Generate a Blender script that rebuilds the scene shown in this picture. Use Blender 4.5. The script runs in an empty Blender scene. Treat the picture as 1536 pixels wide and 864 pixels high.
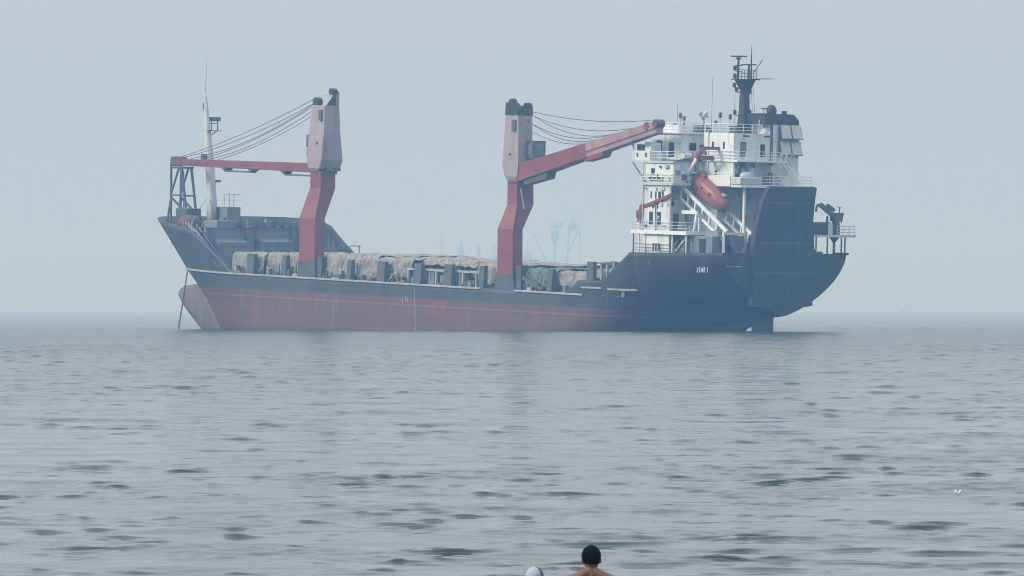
import bpy, math, random
import numpy as np
from math import radians, sin, cos, pi
from mathutils import Vector, Matrix, noise

# ------------------------------------------------------------------ scene, camera, sky, sun, exposure
SC = bpy.context.scene
COL = SC.collection
random.seed(4)
F_PX, CAM_H = 8865.0, 2.42

cam_d = bpy.data.cameras.new('camera')
cam = bpy.data.objects.new('camera', cam_d); COL.objects.link(cam)
cam.location = (0, 0, CAM_H); cam.rotation_euler = (radians(90), 0, 0)
cam_d.sensor_width = 36.0
cam_d.lens = F_PX / 1536 * 36.0
cam_d.shift_y = 34 / 1536
cam_d.clip_start = 1.0; cam_d.clip_end = 60000
cam_d.dof.use_dof = True; cam_d.dof.focus_distance = 720; cam_d.dof.aperture_fstop = 18.0
SC.camera = cam

SUN_DIR = Vector((-0.93, -0.36, 0.62)).normalized()      # towards the sun, from the left behind thin cloud
sun_d = bpy.data.lights.new('sun', 'SUN'); sun = bpy.data.objects.new('sun', sun_d); COL.objects.link(sun)
sun_d.energy = 1.3; sun_d.angle = radians(12); sun_d.color = (1.0, 0.97, 0.93)
sun.rotation_euler = (-SUN_DIR).to_track_quat('-Z', 'Y').to_euler()

W = bpy.data.worlds.new('World'); SC.world = W; W.use_nodes = True
nt = W.node_tree; nt.nodes.clear()
sky = nt.nodes.new('ShaderNodeTexSky'); sky.sky_type = 'NISHITA'; sky.sun_disc = False
sky.sun_elevation = math.asin(SUN_DIR.z); sky.sun_rotation = math.atan2(SUN_DIR.x, SUN_DIR.y)
sky.dust_density = 6.0; sky.air_density = 1.2
ovc = nt.nodes.new('ShaderNodeMix'); ovc.data_type = 'RGBA'       # thin grey overcast in front of the blue sky
ovc.inputs['Factor'].default_value = 0.86
ovc.inputs['B'].default_value = (4.78, 4.98, 5.40, 1)
bg = nt.nodes.new('ShaderNodeBackground'); bg.inputs['Strength'].default_value = 0.064
wo = nt.nodes.new('ShaderNodeOutputWorld')
tcw = nt.nodes.new('ShaderNodeTexCoord'); spw = nt.nodes.new('ShaderNodeSeparateXYZ'); grw = nt.nodes.new('ShaderNodeMapRange')
grw.inputs['From Min'].default_value = 0.02; grw.inputs['From Max'].default_value = 0.7       # overcast: brighter overhead than at the horizon
grw.inputs['To Min'].default_value = 1.0; grw.inputs['To Max'].default_value = 2.2
mlw = nt.nodes.new('ShaderNodeVectorMath'); mlw.operation = 'SCALE'
nt.links.new(tcw.outputs['Generated'], spw.inputs['Vector']); nt.links.new(spw.outputs['Z'], grw.inputs['Value'])
nt.links.new(sky.outputs['Color'], ovc.inputs['A']); nt.links.new(ovc.outputs['Result'], mlw.inputs[0])
nt.links.new(grw.outputs['Result'], mlw.inputs['Scale']); nt.links.new(mlw.outputs['Vector'], bg.inputs['Color'])
nt.links.new(bg.outputs['Background'], wo.inputs['Surface'])

vs = SC.view_settings
vs.view_transform = 'Standard'; vs.look = 'None'; vs.exposure = 0.87; vs.gamma = 1.0; vs.use_curve_mapping = False
SC.render.engine = 'CYCLES'
cy = SC.cycles
cy.use_denoising = True; cy.filter_width = 1.0; cy.volume_bounces = 2; cy.max_bounces = 8; cy.diffuse_bounces = 3
cy.glossy_bounces = 3; cy.sample_clamp_indirect = 4.0; cy.caustics_reflective = False; cy.caustics_refractive = False

# ------------------------------------------------------------------ materials
MATS = {}
def paint(name, col, rough=0.55, var=0.22, scale=0.5, stain=None, stain_amt=0.0, streak=6.0, metal=0.0, bump=0.0):
    """weathered paint: cloudy tone variation and vertical stains running down"""
    m = bpy.data.materials.new(name); m.use_nodes = True
    n = m.node_tree.nodes; l = m.node_tree.links
    b = n['Principled BSDF']; b.inputs['Roughness'].default_value = rough; b.inputs['Metallic'].default_value = metal
    tc = n.new('ShaderNodeTexCoord')
    n1 = n.new('ShaderNodeTexNoise'); n1.inputs['Scale'].default_value = scale; n1.inputs['Detail'].default_value = 6
    l.new(tc.outputs['Object'], n1.inputs['Vector'])
    r1 = n.new('ShaderNodeMapRange'); r1.inputs['From Min'].default_value = 0.3; r1.inputs['From Max'].default_value = 0.7
    r1.inputs['To Min'].default_value = 1 - var; r1.inputs['To Max'].default_value = 1 + var
    l.new(n1.outputs['Fac'], r1.inputs['Value'])
    mul = n.new('ShaderNodeVectorMath'); mul.operation = 'SCALE'
    mul.inputs[0].default_value = col; l.new(r1.outputs['Result'], mul.inputs['Scale'])
    out = mul.outputs['Vector']
    if stain:
        mp = n.new('ShaderNodeMapping'); mp.inputs['Scale'].default_value = (1, 1, 1 / streak)
        l.new(tc.outputs['Object'], mp.inputs['Vector'])
        n2 = n.new('ShaderNodeTexNoise'); n2.inputs['Scale'].default_value = scale * 3.2; n2.inputs['Detail'].default_value = 7
        l.new(mp.outputs['Vector'], n2.inputs['Vector'])
        r2 = n.new('ShaderNodeMapRange'); r2.inputs['From Min'].default_value = 0.52; r2.inputs['From Max'].default_value = 0.74
        r2.inputs['To Max'].default_value = stain_amt
        l.new(n2.outputs['Fac'], r2.inputs['Value'])
        mx = n.new('ShaderNodeMix'); mx.data_type = 'RGBA'; mx.inputs['B'].default_value = (*stain, 1)
        l.new(r2.outputs['Result'], mx.inputs['Factor']); l.new(out, mx.inputs['A'])
        out = mx.outputs['Result']
    l.new(out, b.inputs['Base Color'])
    if bump:
        bp = n.new('ShaderNodeBump'); bp.inputs['Strength'].default_value = bump; bp.inputs['Distance'].default_value = 0.1
        n3 = n.new('ShaderNodeTexNoise'); n3.inputs['Scale'].default_value = scale * 4; n3.inputs['Detail'].default_value = 5
        l.new(tc.outputs['Object'], n3.inputs['Vector']); l.new(n3.outputs['Fac'], bp.inputs['Height'])
        l.new(bp.outputs['Normal'], b.inputs['Normal'])
    MATS[name] = m
    return m

RUST = (0.16, 0.07, 0.035)
M_WHITE = paint('white_ship_paint', (0.68, 0.755, 0.785), 0.5, 0.10, 0.35, RUST, 0.45)
M_WHITE2 = paint('white_steel', (0.77, 0.81, 0.83), 0.5, 0.08, 0.8, RUST, 0.3)
M_DARKPAINT = paint('dark_navy_paint', (0.011, 0.017, 0.024), 0.55, 0.3, 0.25, (0.030, 0.034, 0.038), 0.6)
M_NAVY = paint('blue_grey_deck_paint', (0.060, 0.078, 0.095), 0.6, 0.3, 0.4, (0.10, 0.07, 0.05), 0.5)
M_FOCSLE = paint('pale_blue_grey_paint', (0.15, 0.20, 0.235), 0.6, 0.15, 0.3, (0.12, 0.11, 0.10), 0.5)
M_RED = paint('crane_red_paint', (0.205, 0.046, 0.052), 0.5, 0.18, 0.35, (0.13, 0.05, 0.05), 0.75, 8.0)
M_PINK = paint('faded_crane_paint', (0.335, 0.295, 0.315), 0.6, 0.12, 0.25, (0.22, 0.15, 0.14), 0.7)
M_GREYPINK = paint('bleached_crane_paint', (0.33, 0.20, 0.215), 0.6, 0.15, 0.4, (0.24, 0.07, 0.07), 0.5)
M_BLACK = paint('black_paint', (0.018, 0.020, 0.024), 0.5, 0.3, 0.5)
M_MAST = paint('pale_mast_paint', (0.50, 0.55, 0.57), 0.5, 0.1, 0.6, RUST, 0.35)
M_STEEL = paint('grey_steel', (0.075, 0.09, 0.10), 0.5, 0.25, 0.8, RUST, 0.4)
M_PALE = paint('pale_steel', (0.33, 0.36, 0.375), 0.5, 0.3, 0.7, (0.1, 0.1, 0.1), 0.6, 1.0)
M_RUSTY = paint('rusty_machinery', (0.13, 0.06, 0.055), 0.7, 0.4, 1.0, (0.05, 0.05, 0.05), 0.6)
M_WIRE = paint('wire_rope', (0.05, 0.05, 0.055), 0.6, 0.1)
M_GLASS = paint('dark_window_glass', (0.015, 0.02, 0.025), 0.12, 0.1)
M_BOAT = paint('lifeboat_orange', (0.27, 0.075, 0.072), 0.45, 0.08, 0.6, (0.35, 0.16, 0.12), 0.4)
M_BULB = paint('bulb_antifouling', (0.135, 0.112, 0.112), 0.75, 0.2, 0.6, (0.26, 0.22, 0.20), 0.8, 3.0)
M_TARP_B = paint('beige_tarpaulin', (0.265, 0.268, 0.24), 0.8, 0.32, 0.9, (0.17, 0.17, 0.15), 0.45, 3.0)
M_TARP_G = paint('grey_green_tarpaulin', (0.215, 0.25, 0.215), 0.8, 0.25, 0.6, (0.29, 0.29, 0.25), 0.45, 3.0)
M_TARP_D = paint('teal_tarpaulin', (0.09, 0.165, 0.145), 0.8, 0.3, 0.7, (0.19, 0.22, 0.19), 0.5, 3.0)
M_TARP_P = paint('dusty_pink_tarpaulin', (0.275, 0.27, 0.25), 0.8, 0.3, 0.9, (0.18, 0.16, 0.14), 0.6, 2.0)
M_CARGO = paint('grey_cargo_steel', (0.13, 0.16, 0.19), 0.6, 0.4, 1.2, (0.30, 0.28, 0.24), 0.6, 2.0)
M_NET = paint('dark_netting', (0.05, 0.065, 0.06), 0.9, 0.4, 2.0)
M_FAR = paint('far_steel', (0.22, 0.22, 0.23), 0.7, 0.2, 0.02)
M_SKIN = paint('tanned_skin', (0.17, 0.080, 0.055), 0.5, 0.08, 8.0)
M_HAIR = paint('black_hair', (0.004, 0.004, 0.005), 0.9, 0.3, 60.0, bump=0.6); M_HAIR.node_tree.nodes['Principled BSDF'].inputs['Specular IOR Level'].default_value = 0.1
M_SCARF = paint('white_cotton', (0.36, 0.40, 0.46), 0.8, 0.08, 12.0, bump=0.3)
M_SCARF_B = paint('dark_blue_cotton', (0.045, 0.07, 0.13), 0.8, 0.15, 12.0)
M_SHIRT = paint('wet_grey_shirt', (0.10, 0.12, 0.15), 0.7, 0.15, 8.0)
M_SHORTS = paint('dark_swim_shorts', (0.02, 0.03, 0.05), 0.7, 0.15, 8.0)
M_PLASTIC = paint('white_plastic', (0.8, 0.8, 0.8), 0.35, 0.05, 5.0)

def hull_material():
    m = bpy.data.materials.new('hull_paint'); m.use_nodes = True
    n = m.node_tree.nodes; l = m.node_tree.links
    b = n['Principled BSDF']; b.inputs['Roughness'].default_value = 0.6
    tc = n.new('ShaderNodeTexCoord'); sp = n.new('ShaderNodeSeparateXYZ'); l.new(tc.outputs['Object'], sp.inputs['Vector'])
    def mth(op, a, c=None):
        k = n.new('ShaderNodeMath'); k.operation = op
        for i, v in enumerate((a, c)):
            if v is None: continue
            if isinstance(v, (int, float)): k.inputs[i].default_value = v
            else: l.new(v, k.inputs[i])
        return k.outputs[0]
    def rng(v, a, c, t0=0.0, t1=1.0):
        k = n.new('ShaderNodeMapRange'); l.new(v, k.inputs['Value'])
        for key, x in zip(('From Min', 'From Max', 'To Min', 'To Max'), (a, c, t0, t1)): k.inputs[key].default_value = x
        return k.outputs['Result']
    def nz(scale, stretch=(1, 1, 1), det=6):
        mp = n.new('ShaderNodeMapping'); mp.inputs['Scale'].default_value = stretch; l.new(tc.outputs['Object'], mp.inputs['Vector'])
        k = n.new('ShaderNodeTexNoise'); k.inputs['Scale'].default_value = scale; k.inputs['Detail'].default_value = det
        l.new(mp.outputs['Vector'], k.inputs['Vector']); return k.outputs['Fac']
    def mix(f, a, c):
        k = n.new('ShaderNodeMix'); k.data_type = 'RGBA'
        if isinstance(f, (int, float)): k.inputs['Factor'].default_value = f
        else: l.new(f, k.inputs['Factor'])
        for key, v in (('A', a), ('B', c)):
            if isinstance(v, tuple): k.inputs[key].default_value = (*v, 1)
            else: l.new(v, k.inputs[key])
        return k.outputs['Result']
    X, Z = sp.outputs['X'], sp.outputs['Z']
    zb = mth('ADD', mth('MULTIPLY', X, 0.0035), Z)              # boot-top line falls slightly aft
    zb = mth('ADD', zb, rng(nz(0.9), 0, 1, -0.10, 0.10))
    fore = mix(rng(nz(0.35, (1, 1, 0.2)), 0.35, 0.7), (0.028, 0.042, 0.058), (0.050, 0.068, 0.084))
    aft = mix(rng(nz(0.3, (1, 1, 0.25)), 0.4, 0.7), (0.008, 0.013, 0.019), (0.019, 0.025, 0.032))
    where = rng(mth('ADD', X, rng(nz(0.15), 0, 1, -6, 6)), 26, 38)
    top = mix(where, fore, aft)
    cb_ = n.new('ShaderNodeCombineXYZ'); l.new(X, cb_.inputs['X']); l.new(Z, cb_.inputs['Y'])
    bk = n.new('ShaderNodeTexBrick'); l.new(cb_.outputs['Vector'], bk.inputs['Vector'])      # shell plates and their welds
    for key, v_ in (('Scale', 1.0), ('Brick Width', 7.5), ('Row Height', 2.1), ('Mortar Size', 0.05), ('Mortar Smooth', 0.4)): bk.inputs[key].default_value = v_
    bk.inputs['Color1'].default_value = (0.42, 0.42, 0.42, 1); bk.inputs['Color2'].default_value = (0.58, 0.58, 0.58, 1); bk.inputs['Mortar'].default_value = (0.95, 0.95, 0.95, 1)
    plate = rng(bk.outputs['Color'], 0, 1, 0.5, 1.5)
    def tone(c_):
        k = n.new('ShaderNodeVectorMath'); k.operation = 'SCALE'; l.new(c_, k.inputs[0]); l.new(plate, k.inputs['Scale']); return k.outputs['Vector']
    top = tone(top)
    rust = rng(nz(1.1, (1, 1, 0.12), 8), 0.56, 0.74, 0, 0.55)
    top = mix(rust, top, (0.10, 0.075, 0.06))
    redn = rng(nz(0.45, (1, 1, 0.10), 8), 0.35, 0.68)
    red = mix(redn, (0.135, 0.055, 0.056), (0.095, 0.066, 0.068))
    red = mix(rng(nz(1.6, (1, 1, 0.08), 8), 0.58, 0.72, 0, 0.35), red, (0.30, 0.22, 0.20))
    foul = mth('ADD', Z, rng(nz(0.7, (1, 1, 0.3)), 0, 1, -1.1, 1.1))
    red = mix(rng(mth('SUBTRACT', foul, mth('MULTIPLY', X, 0.034)), -4.0, -6.4, 0, 0.55), red, (0.085, 0.075, 0.075))   # slime band following the waterline
    red = mix(mth('MULTIPLY', where, 0.45), red, (0.045, 0.030, 0.036))
    red = tone(red)
    ln = mth('MULTIPLY', rng(mth('ABSOLUTE', mth('ADD', zb, 3.15)), 0.09, 0.03), 0.32)
    red = mix(ln, red, (0.42, 0.30, 0.28))                       # old draught line
    c = mix(rng(zb, -2.34, -2.26), red, top)
    l.new(c, b.inputs['Base Color'])
    bp = n.new('ShaderNodeBump'); bp.inputs['Strength'].default_value = 0.25; bp.inputs['Distance'].default_value = 0.15
    l.new(nz(0.35), bp.inputs['Height']); l.new(bp.outputs['Normal'], b.inputs['Normal'])
    return m
M_HULL = hull_material()

# ------------------------------------------------------------------ mesh helpers
class MB:
    def __init__(s): s.v = []; s.f = []
    def add(s, vs_, fs):
        o = len(s.v); s.v += [tuple(p) for p in vs_]; s.f += [tuple(i + o for i in q) for q in fs]; return s
    def box(s, a, b):
        (x0, y0, z0), (x1, y1, z1) = a, b
        return s.hexa([(x0, y0, z0), (x1, y0, z0), (x1, y1, z0), (x0, y1, z0)], [(x0, y0, z1), (x1, y0, z1), (x1, y1, z1), (x0, y1, z1)])
    def hexa(s, lo, hi):
        return s.add(list(lo) + list(hi), [(3, 2, 1, 0), (4, 5, 6, 7), (0, 1, 5, 4), (1, 2, 6, 5), (2, 3, 7, 6), (3, 0, 4, 7)])
    def loft(s, rings, caps=True):
        n_ = len(rings[0]); fs = []
        for k in range(len(rings) - 1):
            for i in range(n_):
                j = (i + 1) % n_
                fs.append((k * n_ + i, k * n_ + j, (k + 1) * n_ + j, (k + 1) * n_ + i))
        if caps:
            fs.append(tuple(range(n_ - 1, -1, -1))); fs.append(tuple((len(rings) - 1) * n_ + i for i in range(n_)))
        return s.add([p for r in rings for p in r], fs)
    def tube(s, p, q, r, r2=None, n_=8):
        p, q = Vector(p), Vector(q); r2 = r if r2 is None else r2
        d = (q - p).normalized(); a = d.orthogonal().normalized(); b = d.cross(a)
        ring = lambda c, rr: [tuple(c + (a * cos(2 * pi * i / n_) + b * sin(2 * pi * i / n_)) * rr) for i in range(n_)]
        return s.loft([ring(p, r), ring(q, r2)])
    def path(s, pts, r, n_=6):
        for a, b in zip(pts[:-1], pts[1:]): s.tube(a, b, r, n_=n_)
        return s
    def bar(s, p, q, w, h):
        """rectangular beam: w across (horizontal), h in the vertical plane"""
        p, q = Vector(p), Vector(q); d = (q - p).normalized()
        a = d.cross(Vector((0, 0, 1)))
        a = Vector((1, 0, 0)) if a.length < 1e-4 else a.normalized()
        b = a.cross(d).normalized()
        ring = lambda c: [tuple(c + a * (w / 2) * i + b * (h / 2) * j) for i, j in ((-1, -1), (1, -1), (1, 1), (-1, 1))]
        return s.loft([ring(p), ring(q)])
    def ell(s, c, r, nu=16, nv=10, rot=None):
        vs_ = []; fs = []
        for j in range(nv + 1):
            t = pi * j / nv
            for i in range(nu):
                a = 2 * pi * i / nu
                p = Vector((r[0] * sin(t) * cos(a), r[1] * sin(t) * sin(a), r[2] * cos(t)))
                if rot is not None: p = rot @ p
                vs_.append(tuple(Vector(c) + p))
        for j in range(nv):
            for i in range(nu):
                k = (i + 1) % nu
                fs.append((j * nu + i, (j + 1) * nu + i, (j + 1) * nu + k, j * nu + k))
        return s.add(vs_, fs)
    def plate(s, poly, off):
        """flat outline (3-D points) given thickness along vector off"""
        n_ = len(poly); o = Vector(off)
        return s.loft([poly, [tuple(Vector(p) + o) for p in poly]])
    def build(s, name, mat, parent=None, smooth=False, origin=(0, 0, 0), bevel=0.0):
        me = bpy.data.meshes.new(name)
        me.from_pydata([(p[0] - origin[0], p[1] - origin[1], p[2] - origin[2]) for p in s.v], [], s.f)
        me.validate()
        import bmesh
        bm = bmesh.new(); bm.from_mesh(me)
        bmesh.ops.remove_doubles(bm, verts=bm.verts, dist=1e-5)
        bmesh.ops.recalc_face_normals(bm, faces=bm.faces); bm.to_mesh(me); bm.free()
        if smooth:
            for p in me.polygons: p.use_smooth = True
        me.materials.append(mat)
        o = bpy.data.objects.new(name, me); COL.objects.link(o)
        if parent is not None: o.parent = parent
        if bevel:
            bv = o.modifiers.new('bevel', 'BEVEL'); bv.width = bevel; bv.segments = 2; bv.limit_method = 'ANGLE'
        return o

def tag(o, label, cat, group=None, kind=None):
    if label: o['label'] = label
    if cat: o['category'] = cat
    if group: o['group'] = group
    if kind: o['kind'] = kind
    return o
def empty(name, parent=None):
    o = bpy.data.objects.new(name, None); COL.objects.link(o)
    if parent is not None: o.parent = parent
    return o

# ------------------------------------------------------------------ sea: one sheet of real waves, fine in front, coarse all round
def build_water():
    rng_ = np.random.default_rng(11)
    r = [8.0]
    while r[-1] < 13000:
        x = r[-1]
        if x < 40: dr = 2.0
        elif x < 90: dr = 0.04
        elif x < 190: dr = 0.085
        elif x < 330: dr = 0.13
        elif x < 900: dr = 0.0010 * x
        else: dr = x * 0.01
        r.append(x + dr)
    r = np.array(r); R = len(r)
    th = np.concatenate([np.linspace(-180, -12, 30)[:-1], np.linspace(-12, -6.4, 20)[:-1], np.linspace(-6.4, 6.4, 440),
                         np.linspace(6.4, 12, 20)[1:], np.linspace(12, 180, 30)[1:-1]])
    th = np.radians(th); T = len(th)
    dth = np.gradient(th); dr = np.gradient(r)
    x = np.outer(r, np.sin(th)).astype(np.float32); y = np.outer(r, np.cos(th)).astype(np.float32)
    def waves(n_, l0, l1, slope, spread, mean=8.0):
        out = np.zeros_like(x); dlt = np.outer(r, np.abs(dth)).astype(np.float32)
        for i in range(n_):
            lam = l0 * (l1 / l0) ** ((i + rng_.random()) / n_)
            ang = radians(rng_.normal(mean, spread)); k = 2 * pi / lam
            w = np.clip((lam / np.abs(dr) - 1.9) / 1.6, 0, 1)[:, None] * np.clip((lam / dlt - 1.7) / 1.6, 0, 1)
            out += (slope / k * w * np.sin(k * sin(ang) * x + k * cos(ang) * y + rng_.random() * 6.28)).astype(np.float32)
        return out
    # gust patches: ripples gather in groups with calmer water between
    env = waves(10, 2.2, 9.0, 1.0, 40) ; env /= max(1e-6, float(np.std(env[(r > 50) & (r < 200)])))
    big = waves(6, 14.0, 45.0, 1.0, 50); big /= max(1e-6, float(np.std(big[(r > 50) & (r < 200)])))
    gust = (0.48 + 0.66 * np.clip(env + 0.45 * big, 0, 2.2)).astype(np.float32)
    def gust_at(r0, t0):
        i = min(len(r) - 1, int(np.searchsorted(r, r0))); j = min(len(th) - 1, int(np.searchsorted(th, t0)))
        return np.clip(0.45 + 0.4 * (0.5 * env[i, j] + big[i, j]), 0.12, 1.0)
    short = waves(46, 0.24, 1.5, 0.0080, 40)
    mid = waves(26, 1.5, 5.0, 0.0084, 34)
    swell = waves(10, 4.0, 11.0, 0.0035, 18)
    sd = float(np.std(short[(r > 50) & (r < 120)][:, 60:300]))
    hs = short * gust
    h = hs + 0.10 * np.minimum(hs * np.abs(hs) / sd, 3 * sd) * (hs > 0) + mid * (0.6 + 0.4 * gust) + swell
    # steep little wavelets, short-crested and leaning towards the beach
    def wavelet(r0, t0, A, sv, sf, sb, ang):
        i0, i1 = np.searchsorted(r, (r0 - 3 * sb - 1.2 * sv, r0 + 3 * sb + 1.2 * sv)); j0, j1 = np.searchsorted(th, (t0 - 2.6 * sv / r0, t0 + 2.6 * sv / r0))
        if i1 - i0 < 2 or j1 - j0 < 2: return
        X = x[i0:i1, j0:j1] - r0 * sin(t0); Y = y[i0:i1, j0:j1] - r0 * cos(t0)
        u = -(Y * cos(ang) + X * sin(ang)); v = X * cos(ang) - Y * sin(ang)
        u = u + 0.35 * v * v / sv                                     # curved crest
        h[i0:i1, j0:j1] += A * np.exp(-(v / sv) ** 2) * np.where(u > 0, np.exp(-(u / sf) ** 2), np.exp(-(u / sb) ** 2))
    n_ = 34000
    for k in range(n_):
        r0 = math.sqrt(rng_.uniform(46 ** 2, 420 ** 2)); t0 = rng_.uniform(-0.112, 0.112)
        A = min(0.045, 0.006 + rng_.exponential(0.0075) * (1 + r0 / 450)); g = float(gust_at(r0, t0))
        if rng_.random() > g: continue
        sv = rng_.uniform(0.06, 0.17) * (0.6 + A / 0.022) + 0.0004 * r0; sf = max(0.036, 0.85 * A, 0.00065 * r0); sb = sf * rng_.uniform(2.0, 3.2)
        wavelet(r0, t0, A, sv, sf, sb, rng_.normal(0.12, 0.28))
    for k in range(600):
        r0 = math.sqrt(rng_.uniform(400 ** 2, 900 ** 2)); t0 = rng_.uniform(-0.112, 0.112)
        A = rng_.uniform(0.04, 0.10); wavelet(r0, t0, A, rng_.uniform(0.5, 1.2), 0.0013 * r0, 0.003 * r0, rng_.normal(0.1, 0.25))
    for k in range(16):                                               # a low swell shoaling on the right
        px_ = 930 + 40 * k + rng_.uniform(-25, 25); r0 = rng_.uniform(54.5, 57.5) if k % 3 else rng_.uniform(59, 63)
        wavelet(r0, (px_ - 768) / F_PX, rng_.uniform(0.022, 0.04), rng_.uniform(0.3, 0.7), 0.08, 0.35, rng_.normal(0.05, 0.12))
    z = h; y = y - 0.7 * np.clip(h, 0, None)                 # crests lean towards the beach
    co = np.stack([x, y, z], -1).reshape(-1, 3)
    co = np.vstack([co, [[0, 0, 0]]]).astype(np.float32)
    i0 = np.arange(R - 1)[:, None] * T + np.arange(T)[None, :]
    i1 = np.arange(R - 1)[:, None] * T + (np.arange(T)[None, :] + 1) % T
    quads = np.stack([i0, i0 + T, i1 + T, i1], -1).reshape(-1, 4)[:, ::-1]
    tri = np.stack([np.arange(T), (np.arange(T) + 1) % T, np.full(T, R * T)], -1)
    me = bpy.data.meshes.new('sea_water')
    me.vertices.add(len(co)); me.vertices.foreach_set('co', co.ravel())
    nl = quads.size + tri.size
    me.loops.add(nl); me.loops.foreach_set('vertex_index', np.concatenate([quads.ravel(), tri.ravel()]).astype(np.int32))
    me.polygons.add(len(quads) + len(tri))
    ls = np.concatenate([np.arange(len(quads)) * 4, len(quads) * 4 + np.arange(len(tri)) * 3]).astype(np.int32)
    me.polygons.foreach_set('loop_start', ls)
    me.polygons.foreach_set('use_smooth', np.ones(len(ls), dtype=bool))
    me.update(calc_edges=True); me.validate()
    # ripples too small for the mesh at this spot are carried by the gloss instead
    un = np.clip((r - 120) / 420, 0, 1) ** 0.8 * (0.45 + 0.55 * np.exp(-(r / 1600.0) ** 2))
    at_ = me.attributes.new('ripple', 'FLOAT', 'POINT')
    at_.data.foreach_set('value', np.concatenate([np.repeat(un, T), [0.0]]).astype(np.float32))
    m = bpy.data.materials.new('sea_water'); m.use_nodes = True
    n = m.node_tree.nodes; l = m.node_tree.links; b = n['Principled BSDF']
    b.inputs['Base Color'].default_value = (0.011, 0.038, 0.034, 1)
    b.inputs['IOR'].default_value = 1.333
    at2 = n.new('ShaderNodeAttribute'); at2.attribute_name = 'ripple'; rr_ = n.new('ShaderNodeMapRange')
    rr_.inputs['To Min'].default_value = 0.06; rr_.inputs['To Max'].default_value = 0.20
    l.new(at2.outputs['Fac'], rr_.inputs['Value']); l.new(rr_.outputs['Result'], b.inputs['Roughness'])
    tc = n.new('ShaderNodeTexCoord'); mp = n.new('ShaderNodeMapping'); mp.inputs['Scale'].default_value = (0.55, 1.0, 1.0)
    nz = n.new('ShaderNodeTexNoise'); nz.inputs['Scale'].default_value = 3.2; nz.inputs['Detail'].default_value = 3
    bp = n.new('ShaderNodeBump'); bp.inputs['Strength'].default_value = 0.12; bp.inputs['Distance'].default_value = 0.012
    l.new(tc.outputs['Object'], mp.inputs['Vector']); l.new(mp.outputs['Vector'], nz.inputs['Vector'])
    l.new(nz.outputs['Fac'], bp.inputs['Height']); l.new(bp.outputs['Normal'], b.inputs['Normal'])
    me.materials.append(m)
    o = bpy.data.objects.new('water', me); COL.objects.link(o)
    tag(o, 'calm grey green sea with small dark ripples', None, None, 'structure')
    return o
build_water()

# ------------------------------------------------------------------ haze: one closed box of even air over the sea
hz = MB().box((-14000, -14000, -8.0), (14000, 14000, 165.0))
hm = bpy.data.materials.new('haze_air'); hm.use_nodes = True
hn = hm.node_tree.nodes; hn.remove(hn['Principled BSDF'])
pv = hn.new('ShaderNodeVolumePrincipled')
pv.inputs['Color'].default_value = (0.21, 0.46, 0.80, 1); pv.inputs['Density'].default_value = 0.00052
pv.inputs['Absorption Color'].default_value = (0.80, 0.66, 0.16, 1)
hm.node_tree.links.new(pv.outputs['Volume'], hn['Material Output'].inputs['Volume'])
haze = hz.build('haze', hm); haze['kind'] = 'stuff'; haze['label'] = 'pale blue sea haze'

# ------------------------------------------------------------------ the ship's own frame: x aft from midships, y to starboard, z up from the main deck
PHI, TRIM = radians(49), 0.034
AX = Vector((cos(PHI) * cos(TRIM), -sin(PHI) * cos(TRIM), -sin(TRIM)))
SB = Vector((sin(PHI), cos(PHI), 0)); UP = AX.cross(SB)
ORG = Vector(((240 + 7.83 * 60 - 768) / F_PX * 735.0, 735.0, 6.26))
SHIP_M = Matrix(((AX.x, SB.x, UP.x, ORG.x), (AX.y, SB.y, UP.y, ORG.y), (AX.z, SB.z, UP.z, ORG.z), (0, 0, 0, 1)))
class SMB(MB):
    """mesh given as (distance from bow, starboard offset, height)"""
    def build(s, name, mat, parent=None, smooth=False, bevel=0.0, base=None):
        s.v = [(d - 64.0, y, z) for d, y, z in s.v]
        if base is None: return MB.build(s, name, mat, parent, smooth, (0, 0, 0), bevel)
        bx = (base[0] - 64.0, base[1], base[2])
        o = MB.build(s, name, mat, parent, smooth, bx, bevel)
        if parent is None: o.matrix_world = SHIP_M @ Matrix.Translation(bx)
        return o

ship = empty('cargo_ship'); ship.matrix_world = SHIP_M
tag(ship, 'dark hulled cargo ship with two red deck cranes and white aft house, at anchor', 'cargo ship')

def interp(x, tab):
    if x <= tab[0][0]: return tab[0][1]
    for (a, va), (b, vb) in zip(tab[:-1], tab[1:]):
        if x <= b: return va + (vb - va) * (x - a) / (b - a)
    return tab[-1][1]
def deck_z(d): return -0.33 - 0.0084 * (d - 35)
SHEER = [(0, 6.44), (8, 6.75), (15, 6.8), (22.8, 6.45), (23.4, 5.0), (27.0, 2.8), (28.6, deck_z(28)), (92.3, deck_z(92)), (95, 0.87), (99.3, 1.0), (103.9, 4.42), (120, 4.75)]
SHEER_P = [(0, 6.44), (4, 6.25), (10, 5.95), (14, 5.5), (17.5, 4.9), (19.5, 3.9), (22, 2.3), (25.0, 0.35), (26.0, deck_z(26))] + [q for q in SHEER if q[0] > 90]
KEEL = [(0, -10.5), (86, -10.5), (96, -8.6), (103, -6.0), (108, -4.6), (112, -3.8), (116, -3.1), (118, -2.85), (120, -2.6)]
N_EXP = [(85, 12), (95, 6), (103, 2.8), (109, 2.0), (120, 1.75)]
M_EXP = [(90, 2.0), (105, 1.6), (120, 1.25)]
def stem(z): return interp(-z, [(-6.44, 1.3), (0.26, 8.1), (2.1, 10.3), (4.2, 12.7), (6.4, 14.3), (7.9, 15.3), (10.5, 16.5)])
def bow_b(u, z):
    g = interp(z, [(-9, 1.0), (-3, 1.12), (6.5, 1.42)])
    p = interp(z, [(-9, 1.9), (6.5, 2.4)])
    return 10 * (1 - (1 - min(1, u * g)) ** p) ** 0.72
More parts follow.
